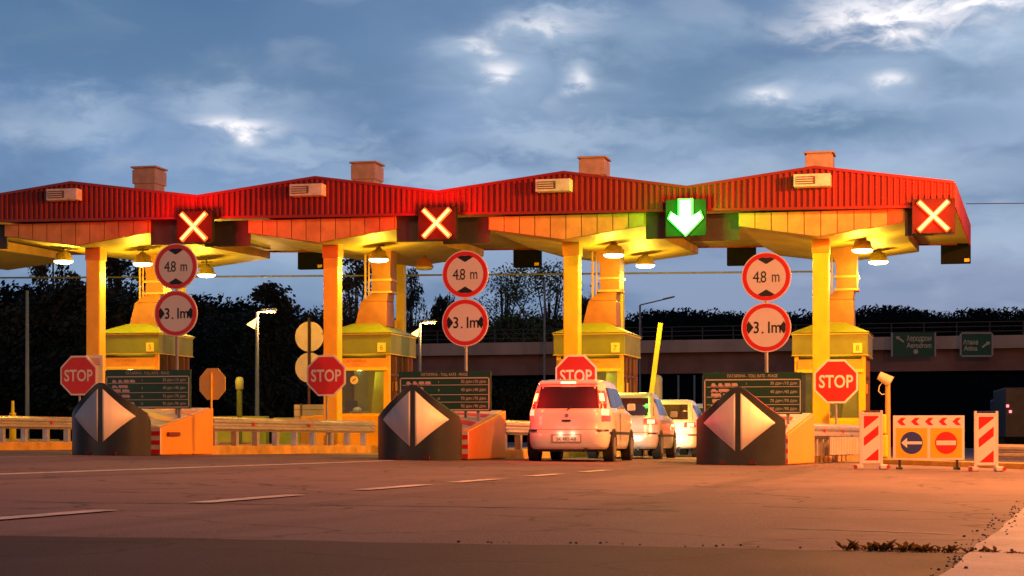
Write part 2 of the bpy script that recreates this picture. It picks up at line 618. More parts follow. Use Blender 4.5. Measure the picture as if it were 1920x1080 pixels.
def light(kind, name, parent, loc, energy, col, size=0.1, rot=None, spot=None, blend=0.5):
    d = bpy.data.lights.new(name, kind)
    d.energy = energy
    d.color = col
    if kind == 'AREA':
        d.size = size
    else:
        d.shadow_soft_size = size
    if kind == 'SPOT':
        d.spot_size = spot
        d.spot_blend = blend
    o = bpy.data.objects.new(name, d)
    COL.objects.link(o)
    o.location = loc
    if rot:
        o.rotation_euler = rot
    if parent:
        o.parent = parent
    return o


def text_into(mb, s, size, cx, cz, y, wscale=1.0, mtx=None, ext=0.0, maxw=None, bold=0.0):
    """text standing in the x-z plane facing -y, centred at cx, cz"""
    c = bpy.data.curves.new('t', 'FONT')
    c.body = s
    c.size = size
    c.align_x = 'CENTER'
    c.align_y = 'CENTER'
    c.extrude = ext
    c.offset = bold
    c.resolution_u = 3
    o = bpy.data.objects.new('t', c)
    COL.objects.link(o)
    dg = bpy.context.evaluated_depsgraph_get()
    me = bpy.data.meshes.new_from_object(o.evaluated_get(dg))
    xs = [v.co.x for v in me.vertices]
    zs = [v.co.y for v in me.vertices]
    if xs:
        mx, mz = (max(xs) + min(xs)) / 2, (max(zs) + min(zs)) / 2
        w = max(xs) - min(xs)
        k = wscale if not maxw else min(1, maxw / w) * wscale
        mb.add([((v.co.x - mx) * k + cx, y - v.co.z, v.co.y - mz + cz) for v in me.vertices],
               [tuple(p.vertices) for p in me.polygons], False, mtx)
    bpy.data.objects.remove(o)
    bpy.data.curves.remove(c)
    bpy.data.meshes.remove(me)


def disc(mb, r, y, cx=0, cz=0, n=40, y1=None, r0=0.0):
    """flat ring/disc facing -y"""
    if y1 is not None:
        mb.cyl((cx, y, cz), (cx, y1, cz), r, r, n)
        return
    if r0:
        P = [[(cx + q * cos(2 * pi * i / n), y, cz + q * sin(2 * pi * i / n)) for i in range(n + 1)] for q in (r0, r)]
        mb.grid(P, False)
    else:
        mb.add([(cx + r * cos(2 * pi * i / n), y, cz + r * sin(2 * pi * i / n)) for i in range(n)], [tuple(range(n))])


random.seed(7)
# island axes, nose axis (front) and column axis (under the canopy)
NOSE = [-30.2, -23.8, -17.28, -10.66, -4.30]
COLX = [-30.1, -23.38, -16.55, -10.05, -3.70]

# ------------------------------------------------------------------ ground
xs = [-900, -500, -250, -120, -80, -45, -30, -15, 0, 12, 25, 60, 120, 250, 500, 900]
ys = [-300, -100, -40, -10, 0, 20, 40, 60, 90, 130, 180, 260, 400, 700, 1100]
mb = MB()
mb.grid([[(x, y, gz(x) - 0.03) for x in xs] for y in ys], False)
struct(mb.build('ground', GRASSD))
mb = MB()
mb.grid([[(x, y, gz(x)) for x in (-45, -30, -15, 0, 12, 25)] for y in (-12, 10, 30, 47, 60, 90, 135)], False)
struct(mb.build('road', ROAD))
# concrete lane slabs under the canopies
mb = MB()
for y0 in range(44, 62, 3):
    mb.grid([[(x, y, gz(x) + 0.004) for x in (-34, -17, -0.6)] for y in (y0, y0 + 2.97)], False)
struct(mb.build('lane_slabs', LANEC))
# dark strip in the foreground
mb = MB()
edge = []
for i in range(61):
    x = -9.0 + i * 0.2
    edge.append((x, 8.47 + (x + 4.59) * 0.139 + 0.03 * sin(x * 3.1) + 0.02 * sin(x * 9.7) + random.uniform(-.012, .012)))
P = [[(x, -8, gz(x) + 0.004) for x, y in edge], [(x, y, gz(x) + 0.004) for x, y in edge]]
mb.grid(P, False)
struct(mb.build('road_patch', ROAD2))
# pale concrete gutter at the right
mb = MB()
P = [[], []]
for i in range(50):
    y = 5.2 + i * 0.5
    P[0].append((-0.27 + (y - 5.2) * 0.066 + random.uniform(-.016, .016), y, 0))
    P[1].append((0.19 + (y - 5.2) * 0.075, y, 0))
P = [[(x, y, gz(x) + 0.012) for x, y, _ in r] for r in P]
mb.grid(P, False)
struct(mb.build('gutter', PALE))
# sealed joints across the road and grit along the gutter
for pts in ([(-1.55, 14.6), (-.9, 14.5), (-.2, 14.25), (.30, 14.1)], [(-1.1, 11.1), (-.6, 11.05), (-.1, 10.9)], [(-6.6, 12.4), (-5.2, 12.9), (-3.6, 13.3), (-2.0, 13.4)], [(-9.5, 19.0), (-7.5, 19.6), (-5.0, 20.1), (-2.2, 20.2)]):
    m_ = MB()
    for (xa, ya), (xb, yb) in zip(pts[:-1], pts[1:]):
        for q in range(8):
            u0, u1 = q / 8, (q + 1) / 8
            ww = .030 + .012 * sin(q * 2.1 + xa * 7)
            A = (xa + (xb - xa) * u0, ya + (yb - ya) * u0 + .03 * sin(q * 1.7 + xa))
            B = (xa + (xb - xa) * u1, ya + (yb - ya) * u1 + .03 * sin((q + 1) * 1.7 + xa))
            m_.add([(A[0], A[1] - ww, gz(A[0]) + .003), (B[0], B[1] - ww, gz(B[0]) + .003), (B[0], B[1] + ww, gz(B[0]) + .003), (A[0], A[1] + ww, gz(A[0]) + .003)], [(0, 1, 2, 3)])
    struct(m_.build('road_joint', mat('joint_sealant', (0.035, 0.025, 0.025), .6)))
mb = MB()
for k in range(150):
    y = random.uniform(7.2, 17)
    x = -0.27 + (y - 5.2) * 0.066 + random.gauss(-.02, .05)
    if k % 5 == 0:
        x = random.uniform(-2.6, .3)
        y = 8.79 + (x + 2.27) * .139 + random.gauss(.02, .05)
    r = random.uniform(.003, .010)
    mb.lathe([(0, -.002), (r, 0), (r * .7, r * .8), (0, r)], 5, Matrix.Translation((x, y, gz(x) + .012)), False)
o_ = mb.build('grit', ROAD)
o_['kind'] = 'stuff'
o_['label'] = 'loose grit scattered along the gutter and the dark strip edge'
o_['category'] = 'grit'
# painted lane marks
mb = MB()
for y0, y1 in ((3.4, 5.3), (6.6, 8.3), (9.7, 11.4), (12.9, 14.95), (16.6, 18.7), (19.75, 21.7), (23.4, 25.2), (26.8, 28.7)):
    xx = -5.42 if y0 < 15 else -5.40
    ln = [[], []]
    k = 12
    for i in range(k + 1):
        y = y0 + (y1 - y0) * i / k
        ln[0].append((xx - 0.095 + random.uniform(-.006, .006), y, gz(xx) + 0.0075))
        ln[1].append((xx + 0.095 + random.uniform(-.006, .006), y, gz(xx) + 0.0075))
    mb.grid(ln, False)
mb.grid([[(x, y, gz(x) + 0.0035) for x in (-10.92, -10.68)] for y in (14, 18, 22, 26, 30, 35.2)], False)
mb.grid([[(x, y, gz(x) + 0.0035) for x in (-17.3, -17.18)] for y in (14, 20, 26, 35.2)], False)
struct(mb.build('road_markings', LINE))

# ------------------------------------------------------------------ hills and far wood
TAB = [(-1500, 560, 200), (-300, 565, 200), (0, 590, 190), (100, 583, 190), (340, 596, 200), (480, 606, 230), (560, 622, 260), (700, 632, 330), (800, 624, 420),
       (1000, 612, 500), (1130, 604, 560), (1300, 598, 600), (1500, 602, 640), (1650, 592, 640), (1780, 598, 640), (1900, 596, 640), (2400, 590, 640), (3600, 600, 640)]


def ridge(px):
    for a, b in zip(TAB[:-1], TAB[1:]):
        if px <= b[0]:
            t = (px - a[0]) / (b[0] - a[0])
            return a[1] + (b[1] - a[1]) * t, a[2] + (b[2] - a[2]) * t
    return TAB[-1][1:]


def WP(px, d, z):
    xc = (px - 960) / 3600 * d
    return (xc * cos(TH) - d * sin(TH), xc * sin(TH) + d * cos(TH), z)


def terr(px, t):
    """t 0..1 from foot to ridge"""
    ry, rd = ridge(px)
    rz_ = EYE + (826 - ry) * rd / 3600
    d0 = min(0.72 * rd, 165 + 0.03 * rd)
    if rd < 260:
        d0 = 110 + (rd - 190) * 0.8
    d = d0 + (rd - d0) * t
    return d, rz_ * (t ** 0.75)


mb = MB()
P = []
for t in (0, .03, .08, .16, .28, .42, .58, .74, .88, 1.0, 1.15):
    row = []
    for i in range(140):
        px = -1500 + i * 36.5
        d, z = terr(px, min(t, 1.0))
        if t > 1:
            d *= 1.15
            z *= 0.9
        z += (sin(px * .021 + t * 9) + sin(px * .053 + t * 23)) * 0.25 * min(t * 4, 1)
        if t == 0:
            z = -0.6
        row.append(WP(px, d, z))
    P.append(row)
mb.grid(P, True)
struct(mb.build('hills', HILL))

rng = random.Random(11)


def leafball(mb, c, r, n, size, rg, squash=0.8):
    for _ in range(n):
        while True:
            p = Vector((rg.uniform(-1, 1), rg.uniform(-1, 1), rg.uniform(-1, 1)))
            if 0.2 < p.length < 1:
                break
        p = Vector((p.x, p.y, p.z * squash)) * r + Vector(c)
        a = Vector((rg.gauss(0, 1), rg.gauss(0, 1), rg.gauss(0, 1))).normalized()
        b = a.orthogonal().normalized()
        s = size * rg.uniform(.6, 1.4)
        w = a.cross(b)
        mb.add([p - b * s, p + w * s * .55, p + b * s, p - w * s * .55], [(0, 1, 2, 3)])


# far wood along the ridge and slope: one mass nobody could count
mb = MB()
for i in range(560):
    px = rng.uniform(740, 2500)
    t = rng.choice((1.0, 1.0, .97, .9, .8, .7, .6, .5, .4))
    d, z = terr(px, t)
    r = rng.uniform(1.2, 3.6) * d / 600
    p = WP(px, d, z)
    leafball(mb, p, r * 2.0, 190, r * .17, rng, .55)
for i in range(260):
    px = rng.uniform(-350, 800)
    t = rng.choice((1.0, 1.0, .95, .85, .7, .5, .3))
    d, z = terr(px, t)
    r = rng.uniform(1.2, 2.6)
    p = WP(px, d, z + r * 0.3)
    leafball(mb, p, r * 1.3, 260, r * .11, rng, .8)
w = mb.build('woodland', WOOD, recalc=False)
w['kind'] = 'stuff'
w['label'] = 'dark far-off woodland covering the hills behind the toll plaza'
w['category'] = 'woodland'


# ------------------------------------------------------------------ single trees
def tree_proto(seed, h, w, n_cl, n_lf, trunk_h, lf, leafm, shape='round'):
    rg = random.Random(seed)
    tr = MB()
    top = Vector((rg.uniform(-.3, .3), rg.uniform(-.3, .3), h * .82))
    base = Vector((0, 0, -.5))
    pts = [base.lerp(top, k / 6) + Vector((rg.uniform(-.15, .15), rg.uniform(-.15, .15), 0)) * (k > 0) for k in range(7)]
    for k in range(6):
        r0 = .03 * h * (1 - k / 6.5)
        tr.cyl(pts[k], pts[k + 1], r0, .03 * h * (1 - (k + 1) / 6.5), 8, False)
    cr = MB()
    for i in range(n_cl):
        t = rg.random()
        z = trunk_h + (h - trunk_h) * t
        if shape == 'cone':
            rad = w * (1 - t) ** 0.8 + .2
        elif shape == 'tall':
            rad = w * (sin(pi * min(1, t * .9 + .12)) ** .6)
        else:
            rad = w * sqrt(max(.05, 1 - (2 * t - 1) ** 2))
        a = rg.uniform(0, 2 * pi)
        q = rad * sqrt(rg.random())
        c = Vector((q * cos(a), q * sin(a), z))
        if i % 2 == 0:
            k = max(0, min(5, int(z / h * 6) - 1))
            tr.cyl(pts[k], c, .008 * h, .003 * h, 5, False)
        leafball(cr, c, rg.uniform(.5, 1.15) * w * .34, n_lf, lf, rg, .75)
    return tr, cr, leafm


TP = {
    'tall': tree_proto(3, 12, 2.9, 60, 120, 3.0, .115, LEAF, 'tall'),
    'airy': tree_proto(5, 9, 3.6, 74, 80, 1.6, .08, LEAF2, 'round'),
    'bushy': tree_proto(8, 8, 3.2, 70, 130, 1.0, .13, LEAF, 'round'),
    'cone': tree_proto(9, 8, 2.3, 64, 120, .8, .115, LEAF, 'cone'),
    'slim': tree_proto(12, 10, 1.7, 30, 70, 1.6, .09, LEAF2, 'tall'),
}
TM = {}
for k, (tr, cr, lm) in TP.items():
    a = tr.build('trunk', BARK)
    b = cr.build('crown', lm, recalc=False)
    TM[k] = (a.data, b.data)
    bpy.data.objects.remove(a)
    bpy.data.objects.remove(b)


def tree(kind, px, d, ytop, label, wid=1.0, rz=None):
    H = {'tall': 12.3, 'airy': 9.6, 'bushy': 8.6, 'cone': 8.2, 'slim': 10.2}[kind]
    z0 = -0.2
    zt = EYE + (826 - ytop) * d / 3600
    if d > 112 and px < 700:
        # standing on the slope
        z0 = max(0, (d - 112) / 80 * 9)
    k = (zt - z0) / H
    x, y, _ = WP(px, d, 0)
    t = thing('tree', label, 'tree', (x, y, z0 + (gz(x) if d < 112 else 0)), rng.uniform(0, 6.28) if rz is None else rz, 'trees behind the toll plaza')
    t.scale = (k * wid, k * wid, k)
    for nm, me in zip(('trunk', 'crown'), TM[kind]):
        o = bpy.data.objects.new(nm, me)
        COL.objects.link(o)
        o.parent = t
    return t


tree('tall', 100, 100, 470, 'tall dark tree whose crown shows left of the leftmost yellow column', .8)
tree('tall', 222, 104, 452, 'tallest dark tree behind the yellow booth numbered 5', 1.15)
tree('tall', 290, 108, 470, 'tall dark tree behind the leftmost pair of height and width signs', .9)
tree('bushy', 150, 96, 540, 'broad bushy tree low behind the leftmost yellow column', 1.3)
tree('bushy', 20, 98, 588, 'low bushy tree at the left edge of the photo', 1.3)
tree('cone', 508, 92, 548, 'dark cone-shaped tree beside the lit lamp post left of the round sign backs', 1.15)
tree('bushy', 556, 96, 592, 'dark bushy tree directly behind the round sign backs', 1.0)
tree('bushy', 430, 100, 592, 'low dark tree left of the lit lamp post', 1.2)
tree('cone', 380, 106, 585, 'small pointed tree right of the leftmost height sign', .8)
tree('tall', 668, 88, 478, 'tall ragged tree right behind the second yellow column from the left', .95)
tree('bushy', 622, 100, 590, 'low dark tree behind the left edge of the booth numbered 6', .8)
tree('tall', 772, 172, 508, 'slim tree rising between the booth numbered 6 and the second height sign', .6)
tree('bushy', 832, 178, 543, 'small bushy tree left of the second height sign', .42)
tree('airy', 945, 176, 490, 'airy light green tree right of the second height sign', .86)
tree('airy', 1025, 180, 486, 'airy light green tree left of the third yellow column', .95)
tree('bushy', 985, 186, 585, 'low bushy tree filling between the two airy trees behind the bridge rail', 1.3)
tree('bushy', 1098, 178, 545, 'narrow tree just right of the third yellow column', .4)

# ------------------------------------------------------------------ bridge
b0 = Vector(WP(560, 158, 0))
b1 = Vector(WP(2500, 136, 0))
L = (b1 - b0).length
ang = math.atan2(b1.y - b0.y, b1.x - b0.x)
br_ = thing('overpass_bridge', 'long concrete road overpass crossing behind the booths with railing on top', 'bridge', (b0.x, b0.y, 0), ang)
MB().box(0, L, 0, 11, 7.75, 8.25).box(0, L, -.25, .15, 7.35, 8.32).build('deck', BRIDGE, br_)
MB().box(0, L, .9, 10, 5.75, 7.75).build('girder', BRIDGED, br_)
m_ = MB()
for k in range(0, int(L / 2.4)):
    m_.box(k * 2.4, k * 2.4 + .07, -.05, .02, 8.32, 9.35)
for z in (8.62, 8.98, 9.32):
    m_.box(0, L, -.06, .0, z, z + .055)
m_.build('railing', mat('rail_dark', (0.06, 0.055, 0.06), 0.6), br_)
for px in (880, 1438):
    t = (px - 560) / (2500 - 560)
    s_ = L * t
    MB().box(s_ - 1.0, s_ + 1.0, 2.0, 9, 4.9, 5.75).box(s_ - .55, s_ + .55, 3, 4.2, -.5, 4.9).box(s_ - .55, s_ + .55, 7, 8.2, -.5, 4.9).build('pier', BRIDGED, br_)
m_ = MB()
m_.hexa([(-30, -6, -.3), (2, -6, -.3), (2, 18, -.3), (-30, 18, -.3)], [(-22, 0, 6.2), (1, 0, 8.2), (1, 11, 8.2), (-22, 11, 6.2)])
struct(m_.build('embankment', GRASSD, loc=(b0.x, b0.y, 0))).rotation_euler = (0, 0, ang)


def bridge_sign(px0, px1, py0, py1, lines, arrow, label):
    d = 138
    c = WP((px0 + px1) / 2, d, 0)
    w = (px1 - px0) / 3600 * d
    z1 = EYE + (826 - py0) * d / 3600
    z0 = EYE + (826 - py1) * d / 3600
    h_ = z1 - z0
    t = thing('direction_sign', label, 'sign', (c[0], c[1], z0), TH)
    MB().box(-w / 2, w / 2, 0, .08, 0, h_).build('panel', HWGREEN, t, label=None)
    fm_ = mat('sign_frame_pale', (0.45, 0.38, 0.38), 0.5)
    e = .12
    MB().box(-w / 2 - e, -w / 2, -.03, .1, -.02, h_ + .02).build('frame_bar', fm_, t)
    MB().box(w / 2, w / 2 + e, -.03, .1, -.02, h_ + .02).build('frame_bar', fm_, t)
    if arrow == 'r':
        MB().box(-w / 2, w / 2, -.03, .1, -e, 0).build('frame_bar', fm_, t)
        MB().box(-w / 2, w / 2, -.03, .1, h_, h_ + e).build('frame_bar', fm_, t)
    x = MB()
    for s, sz, cx, cz, mw in lines:
        text_into(x, s, sz, cx * w, cz * h_, -.02, maxw=mw * w, bold=.012)
    x.build('lettering', CREAM, t)
    a = MB()
    sg = -1 if arrow == 'l' else 1
    ax, az_ = (-.34 * w, .73 * h_) if arrow == 'l' else (.33 * w, .5 * h_)
    q = .34
    tip = (ax + sg * q * .8, az_ + q * .55)
    pts = [tip, (ax + sg * q * .55, az_ - q * .1), (ax + sg * q * .3, az_ + q * .05), (ax - sg * q * .8, az_ - q * .75),
           (ax - sg * q * 1.0, az_ - q * .45), (ax + sg * q * .05, az_ + q * .38), (ax - sg * q * .1, az_ + q * .62)]
    if sg > 0:
        pts = pts[::-1]
    a.prism(pts, -.025, -.005)
    if arrow == 'l':
        disc(a, .17, -.02, .05 * w, .2 * h_, 16)
    a.build('arrow', CREAM, t)
    MB().box(-w * .3, -w * .3 + .1, .12, 1.2, h_ * .3, h_ * .36).box(w * .3, w * .3 + .1, .12, 1.2, h_ * .3, h_ * .36).build('bracket', GREYP, t)


bridge_sign(1674, 1752, 624, 668, [('Аеродром', .55, .13, .74, .60), ('Aerodrom', .55, .13, .47, .60)], 'l',
            'wide green direction sign with left arrow hanging on the bridge, left of two')
bridge_sign(1803, 1859, 626, 666, [('Атина', .5, -.2, .62, .50), ('Atina', .5, -.2, .33, .46)], 'r',
            'narrow green direction sign with right arrow and pale frame on the bridge')


# ------------------------------------------------------------------ canopies
YF, YB_ = 47.0, 56.4
RIDGE = [-30.1, -23.36, -16.50, -9.95, -3.74]
VAL = [-33.4, -26.5, -19.75, -13.22, -6.85, -0.45]
CN = ['far left canopy bay cut off by the left edge of the photo', 'red canopy bay over the booth numbered 5', 'red canopy bay over the booth numbered 6',
      'red canopy bay over the booth numbered 7', 'brightest red canopy bay at the right end, over booth 8']
for i in range(5):
    c, xr = COLX[i], RIDGE[i]
    x0, x1 = VAL[i], VAL[i + 1]
    z0 = gz(c)
    t = thing('toll_canopy', CN[i] + ' with ribbed fascia', 'canopy', (c, YF, z0), 0, 'canopy bays of the toll station')
    a, b, r = x0 - c, x1 - c, xr - c
    dzl, dzr = gz(x0) - z0, gz(x1) - z0
    HV, HR, HL = 6.67, 7.10, 6.11

    def topz(x):
        return HV + dzl + (HR - HV - dzl) * (x - a) / (r - a) if x < r else HR + (HV + dzr - HR) * (x - r) / (b - r)

    def lowz(x):
        return HL + (gz(c + x) - z0)
    last = i == 4
    bb = b + (.34 if last else 0)     # the end bay widens a little to the rear
    D = YB_ - YF
    # ribbed fascia: trapezoid ribs as one sheet
    pts = []
    x = a
    pitch = .145
    while x < b - .001:
        for dx, yy in ((0, 0), (.055, 0), (.075, -.048), (.125, -.048)):
            if x + dx < b:
                pts.append((x + dx, yy))
        x += pitch
    pts.append((b, 0))
    f = MB()
    f.grid([[(x, y, lowz(x)) for x, y in pts], [(x, y, topz(x)) for x, y in pts]], False)
    # back skin
    f.grid([[(a, .05, lowz(a)), (r, .05, lowz(r)), (b, .05, lowz(b))], [(a, .05, topz(a)), (r, .05, topz(r)), (b, .05, topz(b))]], False)
    f.build('fascia', RED, t)
    tr = MB()
    for q0, q1 in ((a, r), (r, b)):
        tr.hexa([(q0, -.07, topz(q0) - .035), (q1, -.07, topz(q1) - .035), (q1, .06, topz(q1) - .035), (q0, .06, topz(q0) - .035)],
                [(q0, -.07, topz(q0) + .035), (q1, -.07, topz(q1) + .035), (q1, .06, topz(q1) + .035), (q0, .06, topz(q0) + .035)])
    tr.hexa([(a, -.05, lowz(a) - .03), (b, -.05, lowz(b) - .03), (b, .06, lowz(b) - .03), (a, .06, lowz(a) - .03)],
            [(a, -.05, lowz(a) + .03), (b, -.05, lowz(b) + .03), (b, .06, lowz(b) + .03), (a, .06, lowz(a) + .03)])
    tr.build('fascia_trim', REDTRIM, t)
    rf = MB()
    for q0, q1, s1 in ((a, r, r), (r, b, bb)):
        rf.hexa([(q0, .06, topz(q0) - .06), (q1, .06, topz(q1) - .06), (s1, D, topz(q1) - .06), (q0, D, topz(q0) - .06)],
                [(q0, .06, topz(q0) + .03), (q1, .06, topz(q1) + .03), (s1, D, topz(q1) + .03), (q0, D, topz(q0) + .03)])
    rf.build('roof', ROOFM, t)
    # ceiling under the roof
    ce = MB()
    ce.hexa([(a, .07, lowz(a) + .04), (b, .07, lowz(b) + .04), (bb, D, lowz(b) + .04), (a, D, lowz(a) + .04)],
            [(a, .07, lowz(a) + .1), (b, .07, lowz(b) + .1), (bb, D, lowz(b) + .1), (a, D, lowz(a) + .1)])
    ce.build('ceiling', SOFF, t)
    rfb = MB()
    rfb.prism([(a, lowz(a)), (b, lowz(b)), (b, topz(b)), (r, topz(r)), (a, topz(a))], D, D + .08)
    rfb.build('rear_fascia', RED, t)
    if last:
        sf_ = MB()
        pr = []
        y = 0
        while y < D:
            for dy, o_ in ((0, 0), (.055, 0), (.075, .03), (.125, .03)):
                if y + dy < D:
                    pr.append((y + dy, o_))
            y += pitch
        sf_.grid([[(b + .34 * y / D + o_ + .01, y, z_) for y, o_ in pr] for z_ in (lowz(b) - .02, topz(b))], False)
        sf_.build('side_fascia', RED, t, thick=.01)
    # inverted shallow pyramid head around the column: panelled front, sloped underside
    l_, r_ = -1.92, 2.08
    if i == 1:
        l_ = -2.1
    yf, yb = .28, D - .3
    tip, end, rend = 5.46, 5.76, 5.86
    hd = MB()
    n = 10
    for k in range(n):
        q0 = l_ + (r_ - l_) * k / n
        q1 = l_ + (r_ - l_) * (k + 1) / n

        def bot(x):
            return tip + (end - tip) * (abs(x) / (-l_ if x < 0 else r_)) ** 1.0
        g = .012
        if q0 < 0 < q1:
            hd.prism([(q0 + g, bot(q0)), (0, tip), (q1 - g, bot(q1)), (q1 - g, 6.07), (q0 + g, 6.07)], yf, yf + .04)
        else:
            hd.prism([(q0 + g, bot(q0)), (q1 - g, bot(q1)), (q1 - g, 6.07), (q0 + g, 6.07)], yf, yf + .04)
    hd.build('head_panel', PANEL, t, bevel=.004)
    bk = MB().prism([(l_, end + .01), (0, tip + .01), (r_, end + .01), (r_, 6.06), (l_, 6.06)], yf + .02, yf + .06)
    bk.build('head_backing', OLIVE2, t)
    ud = MB()
    ym = yf + .05
    ud.grid([[(l_, ym, end), (0, ym, tip), (r_, ym, end)], [(l_ + .1, (ym + yb) / 2, 5.72), (0, (ym + yb) / 2, 5.56), (r_ - .05, (ym + yb) / 2, 5.80)],
             [(l_ + .15, yb, rend), (0, yb, 5.62), (r_ + .1, yb, rend + .02)]], False)
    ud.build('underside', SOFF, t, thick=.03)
    ss = MB()
    ss.grid([[(l_, ym, end), (l_ + .1, (ym + yb) / 2, 5.72), (l_ + .15, yb, rend)], [(l_, ym, 6.08), (l_ + .1, (ym + yb) / 2, 6.08), (l_ + .15, yb, 6.08)]], False)
    ss.grid([[(r_, ym, end), (r_ - .05, (ym + yb) / 2, 5.80), (r_ + .1, yb, rend + .02)], [(r_, ym, 6.08), (r_ - .05, (ym + yb) / 2, 6.08), (r_ + .1, yb, 6.08)]], False)
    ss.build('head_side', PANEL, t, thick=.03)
    # seams under the canopy
    sm = MB()
    for k in range(1, 6):
        yy = ym + (yb - ym) * k / 6
        for sgn, ex in ((-1, l_), (1, r_)):
            sm.box(min(0, ex) + .12, max(0, ex) - .12, yy, yy + .03, 5.99, 6.06)
    # lane-side dark panel linking the heads
    if b - r_ > .05:
        MB().box(r_ + .01, b - .001, .45, .52, 5.43, 6.10).build('lane_panel', DARKP, t)
    if l_ - a > .05:
        MB().box(a + .001, l_ - .01, .45, .52, 5.43, 6.10).build('lane_panel', DARKP, t)
    # columns
    cm = MB().box(-.2, .2, 1.3, 1.7, .1, 5.58)
    cm.build('column', YEL, t, bevel=.025)
    MB().box(-.22, .22, 1.28, 1.72, 5.15, 5.56).build('column_cap', mat('cap_orange', (0.75, 0.33, 0.02), 0.45, var=.15), t, bevel=.01)
    ro = {0: -.8, 1: -.62, 2: -.3, 3: -.08, 4: .2}[i]
    MB().box(ro - .12, ro + .12, 8.6, 8.9, .1, 5.75).build('column', YEL, t, bevel=.02)
    MB().box(ro - .30, ro - .10, 8.42, 8.62, 3.45, 3.95).build('junction_box', YEL, t, bevel=.02)
    # ridge cowl
    ck = MB().box(.02 - .31, .02 + .31, 3.4, 4.1, 6.9, 7.80).box(.02 - .35, .02 + .35, 3.35, 4.15, 7.50, 7.90).box(-.37, .41, 3.32, 4.18, 7.94, 7.99)
    ck.box(-.3, .34, 3.4, 4.1, 7.90, 7.94).box(-.36, .4, 3.3, 4.2, 6.95, 7.20)
    cx_ = {1: .55, 2: .22, 3: .12, 4: -.22}.get(i, 0)
    o_ = ck.build('ridge_vent', CHIM, t, bevel=.012)
    o_.location.x = cx_
    # framed grille on the fascia
    vx = {1: -.10, 2: -.10, 3: -.12, 4: -.08}.get(i, -.1)
    vb = MB().box(-.44 + vx, .44 + vx, -.36, 0, 6.60, 6.90)
    vb.build('grille_box', WHITEW, t, bevel=.01)
    vg = MB()
    vg.box(-.38 + vx, .08 + vx, -.372, -.362, 6.65, 6.84)
    vg.build('grille_opening', mat('grille_dark', (0.12, 0.08, 0.05), .5), t)
    vl = MB()
    for k in range(3):
        vl.box(-.38 + vx, .02 + vx, -.39, -.372, 6.675 + k * .055, 6.70 + k * .055)
    vl.build('louvre', WHITEW, t)

# overhead cable along the rear columns
mb = MB()
mb.tube([(x, 57.0, 5.42 + gz(x) + .0 + .10 * ((x + 16) / 10) ** 2 * .1) for x in range(-40, -2, 2)], .03, 6)
tag(mb.build('overhead_pipe', mat('pipe', (0.25, 0.22, 0.1), .5)), 'thin horizontal pipe running behind the canopies at lamp height', 'pipe')
mb = MB()
mb.tube([(-.2 + k * 1.6, 56.5 - .02 * k, 7.3 - .04 * k + .006 * k * k) for k in range(12)], .012, 5)
tag(mb.build('overhead_wire', INK), 'thin wire leaving the right end of the canopy across the sky', 'wire')


# ------------------------------------------------------------------ lane signals
def cross_sig(x, label, E=300):
    t = thing('lane_signal', label, 'traffic signal', (x, 46.62, gz(x) + 5.84), 0)
    MB().box(-.50, .50, .05, .22, -.41, .41).build('housing', SIGH, t, bevel=.01)
    e, c = MB(), MB()
    for s in (-1, 1):
        m = Matrix.Rotation(s * radians(45), 4, 'Y')
        e.box(-.50, .50, -.03 - .004 * s, .045, -.068, .068, m)
        c.box(-.47, .47, -.05 - .004 * s, -.02, -.036, .036, m)
    e.build('cross_edge', REDLED, t, bevel=.02)
    c.build('cross', REDCORE, t, bevel=.012)
    light('POINT', 'signal_light', t, (0, -.62, 0), E, (1, .004, .002), .25)
    return t


cross_sig(-19.72, 'red X lane signal under the canopy, leftmost of three')
cross_sig(-13.16, 'red X lane signal above the lane between booths 6 and 7')
cross_sig(-.92, 'red X lane signal at the right end of the canopy', 750)
t = thing('lane_signal', 'bright green down-arrow lane signal above the lane with the waiting cars', 'traffic signal', (-6.84, 46.62, gz(-6.84) + 5.90), 0)
MB().box(-.50, .50, .05, .22, -.46, .44).build('housing', SIGH, t, bevel=.01)


def arr(k, y0, y1):
    s, w = .125 * k, .40 * (.75 + .25 * k)
    return MB().prism([(0, -.43 - (k - 1) * .1), (w, -.03), (w * .82, .10 * k), (s, -.02), (s, .40 + (k - 1) * .1), (-s, .40 + (k - 1) * .1), (-s, -.02), (-w * .82, .10 * k), (-w, -.03)], y0, y1)


arr(1.45, -.02, .045).build('arrow_edge', GRNLED, t)
arr(1.0, -.05, -.025).build('arrow', GRNCORE, t)
light('POINT', 'signal_light', t, (0, -.62, 0), 330, (.01, 1, .015), .28)

for x, lb in ((-20.03, 'black rear signal box hanging behind the canopy left of the column 6'), (-13.13, 'black rear signal box hanging between the canopies of booths 6 and 7'),
              (-6.65, 'black rear signal box hanging right of the green arrow'), (-.49, 'dark red-lit rear signal box hanging at the right end of the canopy')):
    t = thing('signal_box', lb, 'traffic signal', (x, 56.55, gz(x) + 5.60), 0, 'rear signal boxes')
    MB().box(-.42, .42, 0, .25, 0, .86).build('housing', BLACK, t, bevel=.012)
    MB().box(-.03, .03, .1, .16, .86, 1.2).build('hanger', GREYP, t)
    MB().box(.24, .38, -.012, -.002, .04, .13).build('plate', SYEL, t)


